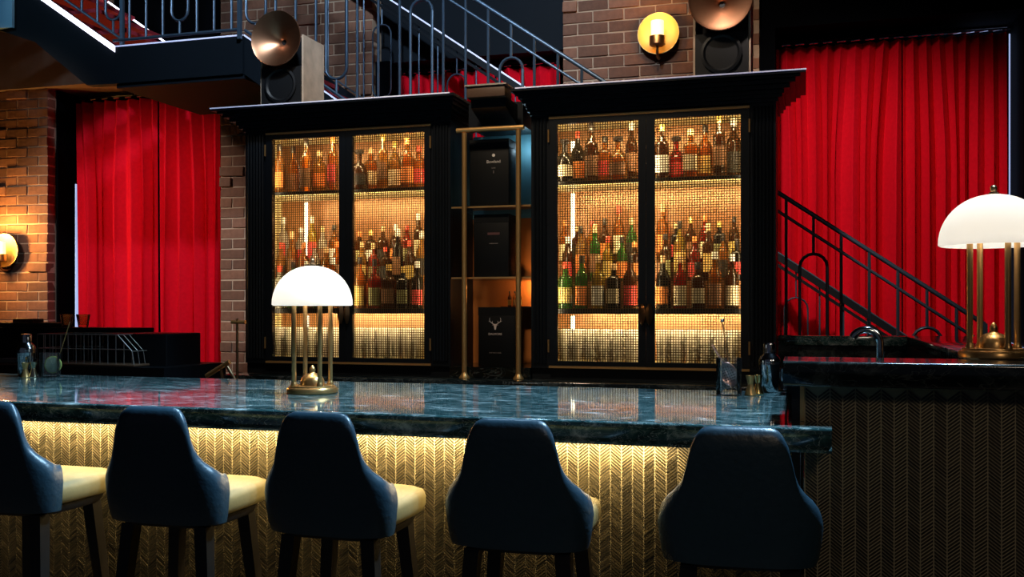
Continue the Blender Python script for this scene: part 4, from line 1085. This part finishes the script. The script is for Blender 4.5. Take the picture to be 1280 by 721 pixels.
# wire glass rack
rk0, rk1 = X(50, YWS+.05), X(168, YWS+.05); zr = 1.066
rk = thing('wire_rack', 'wire glass rack with sloping end on the black work station', 'rack', ((rk0+rk1)/2, YWS+.15, zr))
MB().box((rk0, YWS+.02, zr), (rk1+.02, YWS+.34, zr+.014)).build('tray', mat('tan_tray', (.22, .12, .07), .5, var=.2, scale=20), rk, bevel=.004)
wr = MB(); hh = .185; nx_ = 12
for yy in (YWS+.03, YWS+.33):
    wr.tube([(rk0, yy, zr+hh), (rk1-.10, yy, zr+hh), (rk1, yy, zr+.09), (rk1+.012, yy, zr+.014)], .0034, 6)
    wr.tube([(rk0, yy, zr+.10), (rk1-.01, yy, zr+.10)], .0026, 6)
    for k in range(nx_+1):
        xx = rk0+(rk1-rk0)*k/nx_; zt = hh if xx < rk1-.10 else .09+(hh-.09)*(rk1-xx)/.10
        wr.tube([(xx, yy, zr+.012), (xx, yy, zr+zt)], .0022, 6)
for k in range(7):
    yy = YWS+.03+.30*k/6
    wr.tube([(rk0, yy, zr+.012), (rk0, yy, zr+hh)], .0022, 6); wr.tube([(rk1-.10, yy, zr+hh), (rk1, yy, zr+.09), (rk1+.012, yy, zr+.014)], .0022, 6)
for z_ in (hh, .10): wr.tube([(rk0, YWS+.03, zr+z_), (rk0, YWS+.33, zr+z_)], .003, 6)
wr.tube([(rk1-.10, YWS+.03, zr+hh), (rk1-.10, YWS+.33, zr+hh)], .003, 6); wr.tube([(rk1, YWS+.03, zr+.09), (rk1, YWS+.33, zr+.09)], .003, 6)
wr.build('wire_cage', M_CAGE, rk)
for px_, lb in ((84, 'cut glass tumbler on the rear ledge, nearer the brick pier'), (104, 'cut glass tumbler on the rear ledge, nearer the curtain')):
    xx = X(px_, YWS+.5); t = thing('tumbler', lb, 'glass', (xx, YWS+.5, zled), 'tumblers on the rear ledge')
    MB().lathe([(0,0),(.028,0),(.031,.006),(.044,.085),(.042,.085),(.028,.016),(0,.014)], (xx, YWS+.5, zled), 12).build('glass_wall', thin_glass('smoked_cut_glass', (.90,.75,.65), .15), t)
# dark trays and a red box left on the ledge
t = thing('bar_caddy', 'flat black bar caddy with a red lid against the brick pier', 'caddy', (X(28, YWS+.5), YWS+.5, zled))
MB().box((X(-10, YWS+.45), YWS+.44, zled), (X(66, YWS+.45), YWS+.6, zled+.03)).build('tray', M_RUBBER, t, bevel=.004)
MB().box((X(20, YWS+.5), YWS+.47, zled+.03), (X(45, YWS+.5), YWS+.57, zled+.055)).build('lid', mat('dark_red_plastic', (.10, .012, .010), .4, var=.1, scale=20), t, bevel=.003)
t = thing('folded_cloth', 'pale folded cloth lying on the work station by the pier', 'cloth', (X(14, YWS+.2), YWS+.25, 1.066))
MB().box((X(-12, YWS+.2), YWS+.18, 1.066), (X(38, YWS+.2), YWS+.34, 1.078)).build('lower_fold', mat('grey_linen', (.30, .28, .26), .9, var=.2, scale=40), t, bevel=.004)
MB().box((X(-8, YWS+.2), YWS+.19, 1.078), (X(34, YWS+.2), YWS+.33, 1.089)).build('upper_fold', MATS['grey_linen'], t, bevel=.004)
# brass pieces by the pillar
YBR = 4.35
p0, p1 = pt(258, 470, YBR), pt(287, 452, YBR)
t = thing('citrus_press', 'tilted brass lever press behind the bar near the brick pillar', 'bar tool', (X(280, YBR), YBR, .93))
MB().tube([tuple(p0), tuple(p1)], .0125, 10).build('lever', M_BRASS, t, smooth=50)
MB().tube([tuple(pt(282, 455, YBR)), tuple(pt(293, 473, YBR)), (X(293, YBR), YBR, .94)], .009, 8).build('strut', M_BRONZE, t, smooth=50)
MB().tube([tuple(pt(276, 459, YBR)), tuple(pt(278, 472, YBR)), (X(278, YBR), YBR, .94)], .008, 8).build('strut', M_BRONZE, t, smooth=50)
MB().box((X(266, YBR), YBR-.06, .93), (X(298, YBR), YBR+.06, .945)).build('foot', M_BRONZE, t, bevel=.003)
MB().box((X(230, YBR), YBR-.16, 0), (X(306, YBR), YBR+.16, .929)).build('body', M_BLACK, thing('under_counter', 'low black under-counter unit below the brass press', 'counter', (X(268, YBR), YBR, 0)))
YTP = 4.95
t = thing('brass_tap', 'slim brass tap with cross handle in front of the brick pillar', 'tap', (X(297, YTP), YTP, 0))
MB().tube([(X(296.5, YTP), YTP, .0), (X(296.5, YTP), YTP, Zh(296, 398, YTP))], .0075, 8).build('riser_pipe', M_BRONZE, t, smooth=50)
MB().tube([tuple(pt(289.5, 402.5, YTP)), tuple(pt(307, 402.5, YTP))], .0105, 10).build('cross_handle', M_BRASSP, t, smooth=50)
MB().lathe([(.02, 0), (.02, .01), (.012, .03), (.009, .05)], (X(296.5, YTP), YTP, 0), 14).build('floor_flange', M_BRONZE, t, smooth=40)
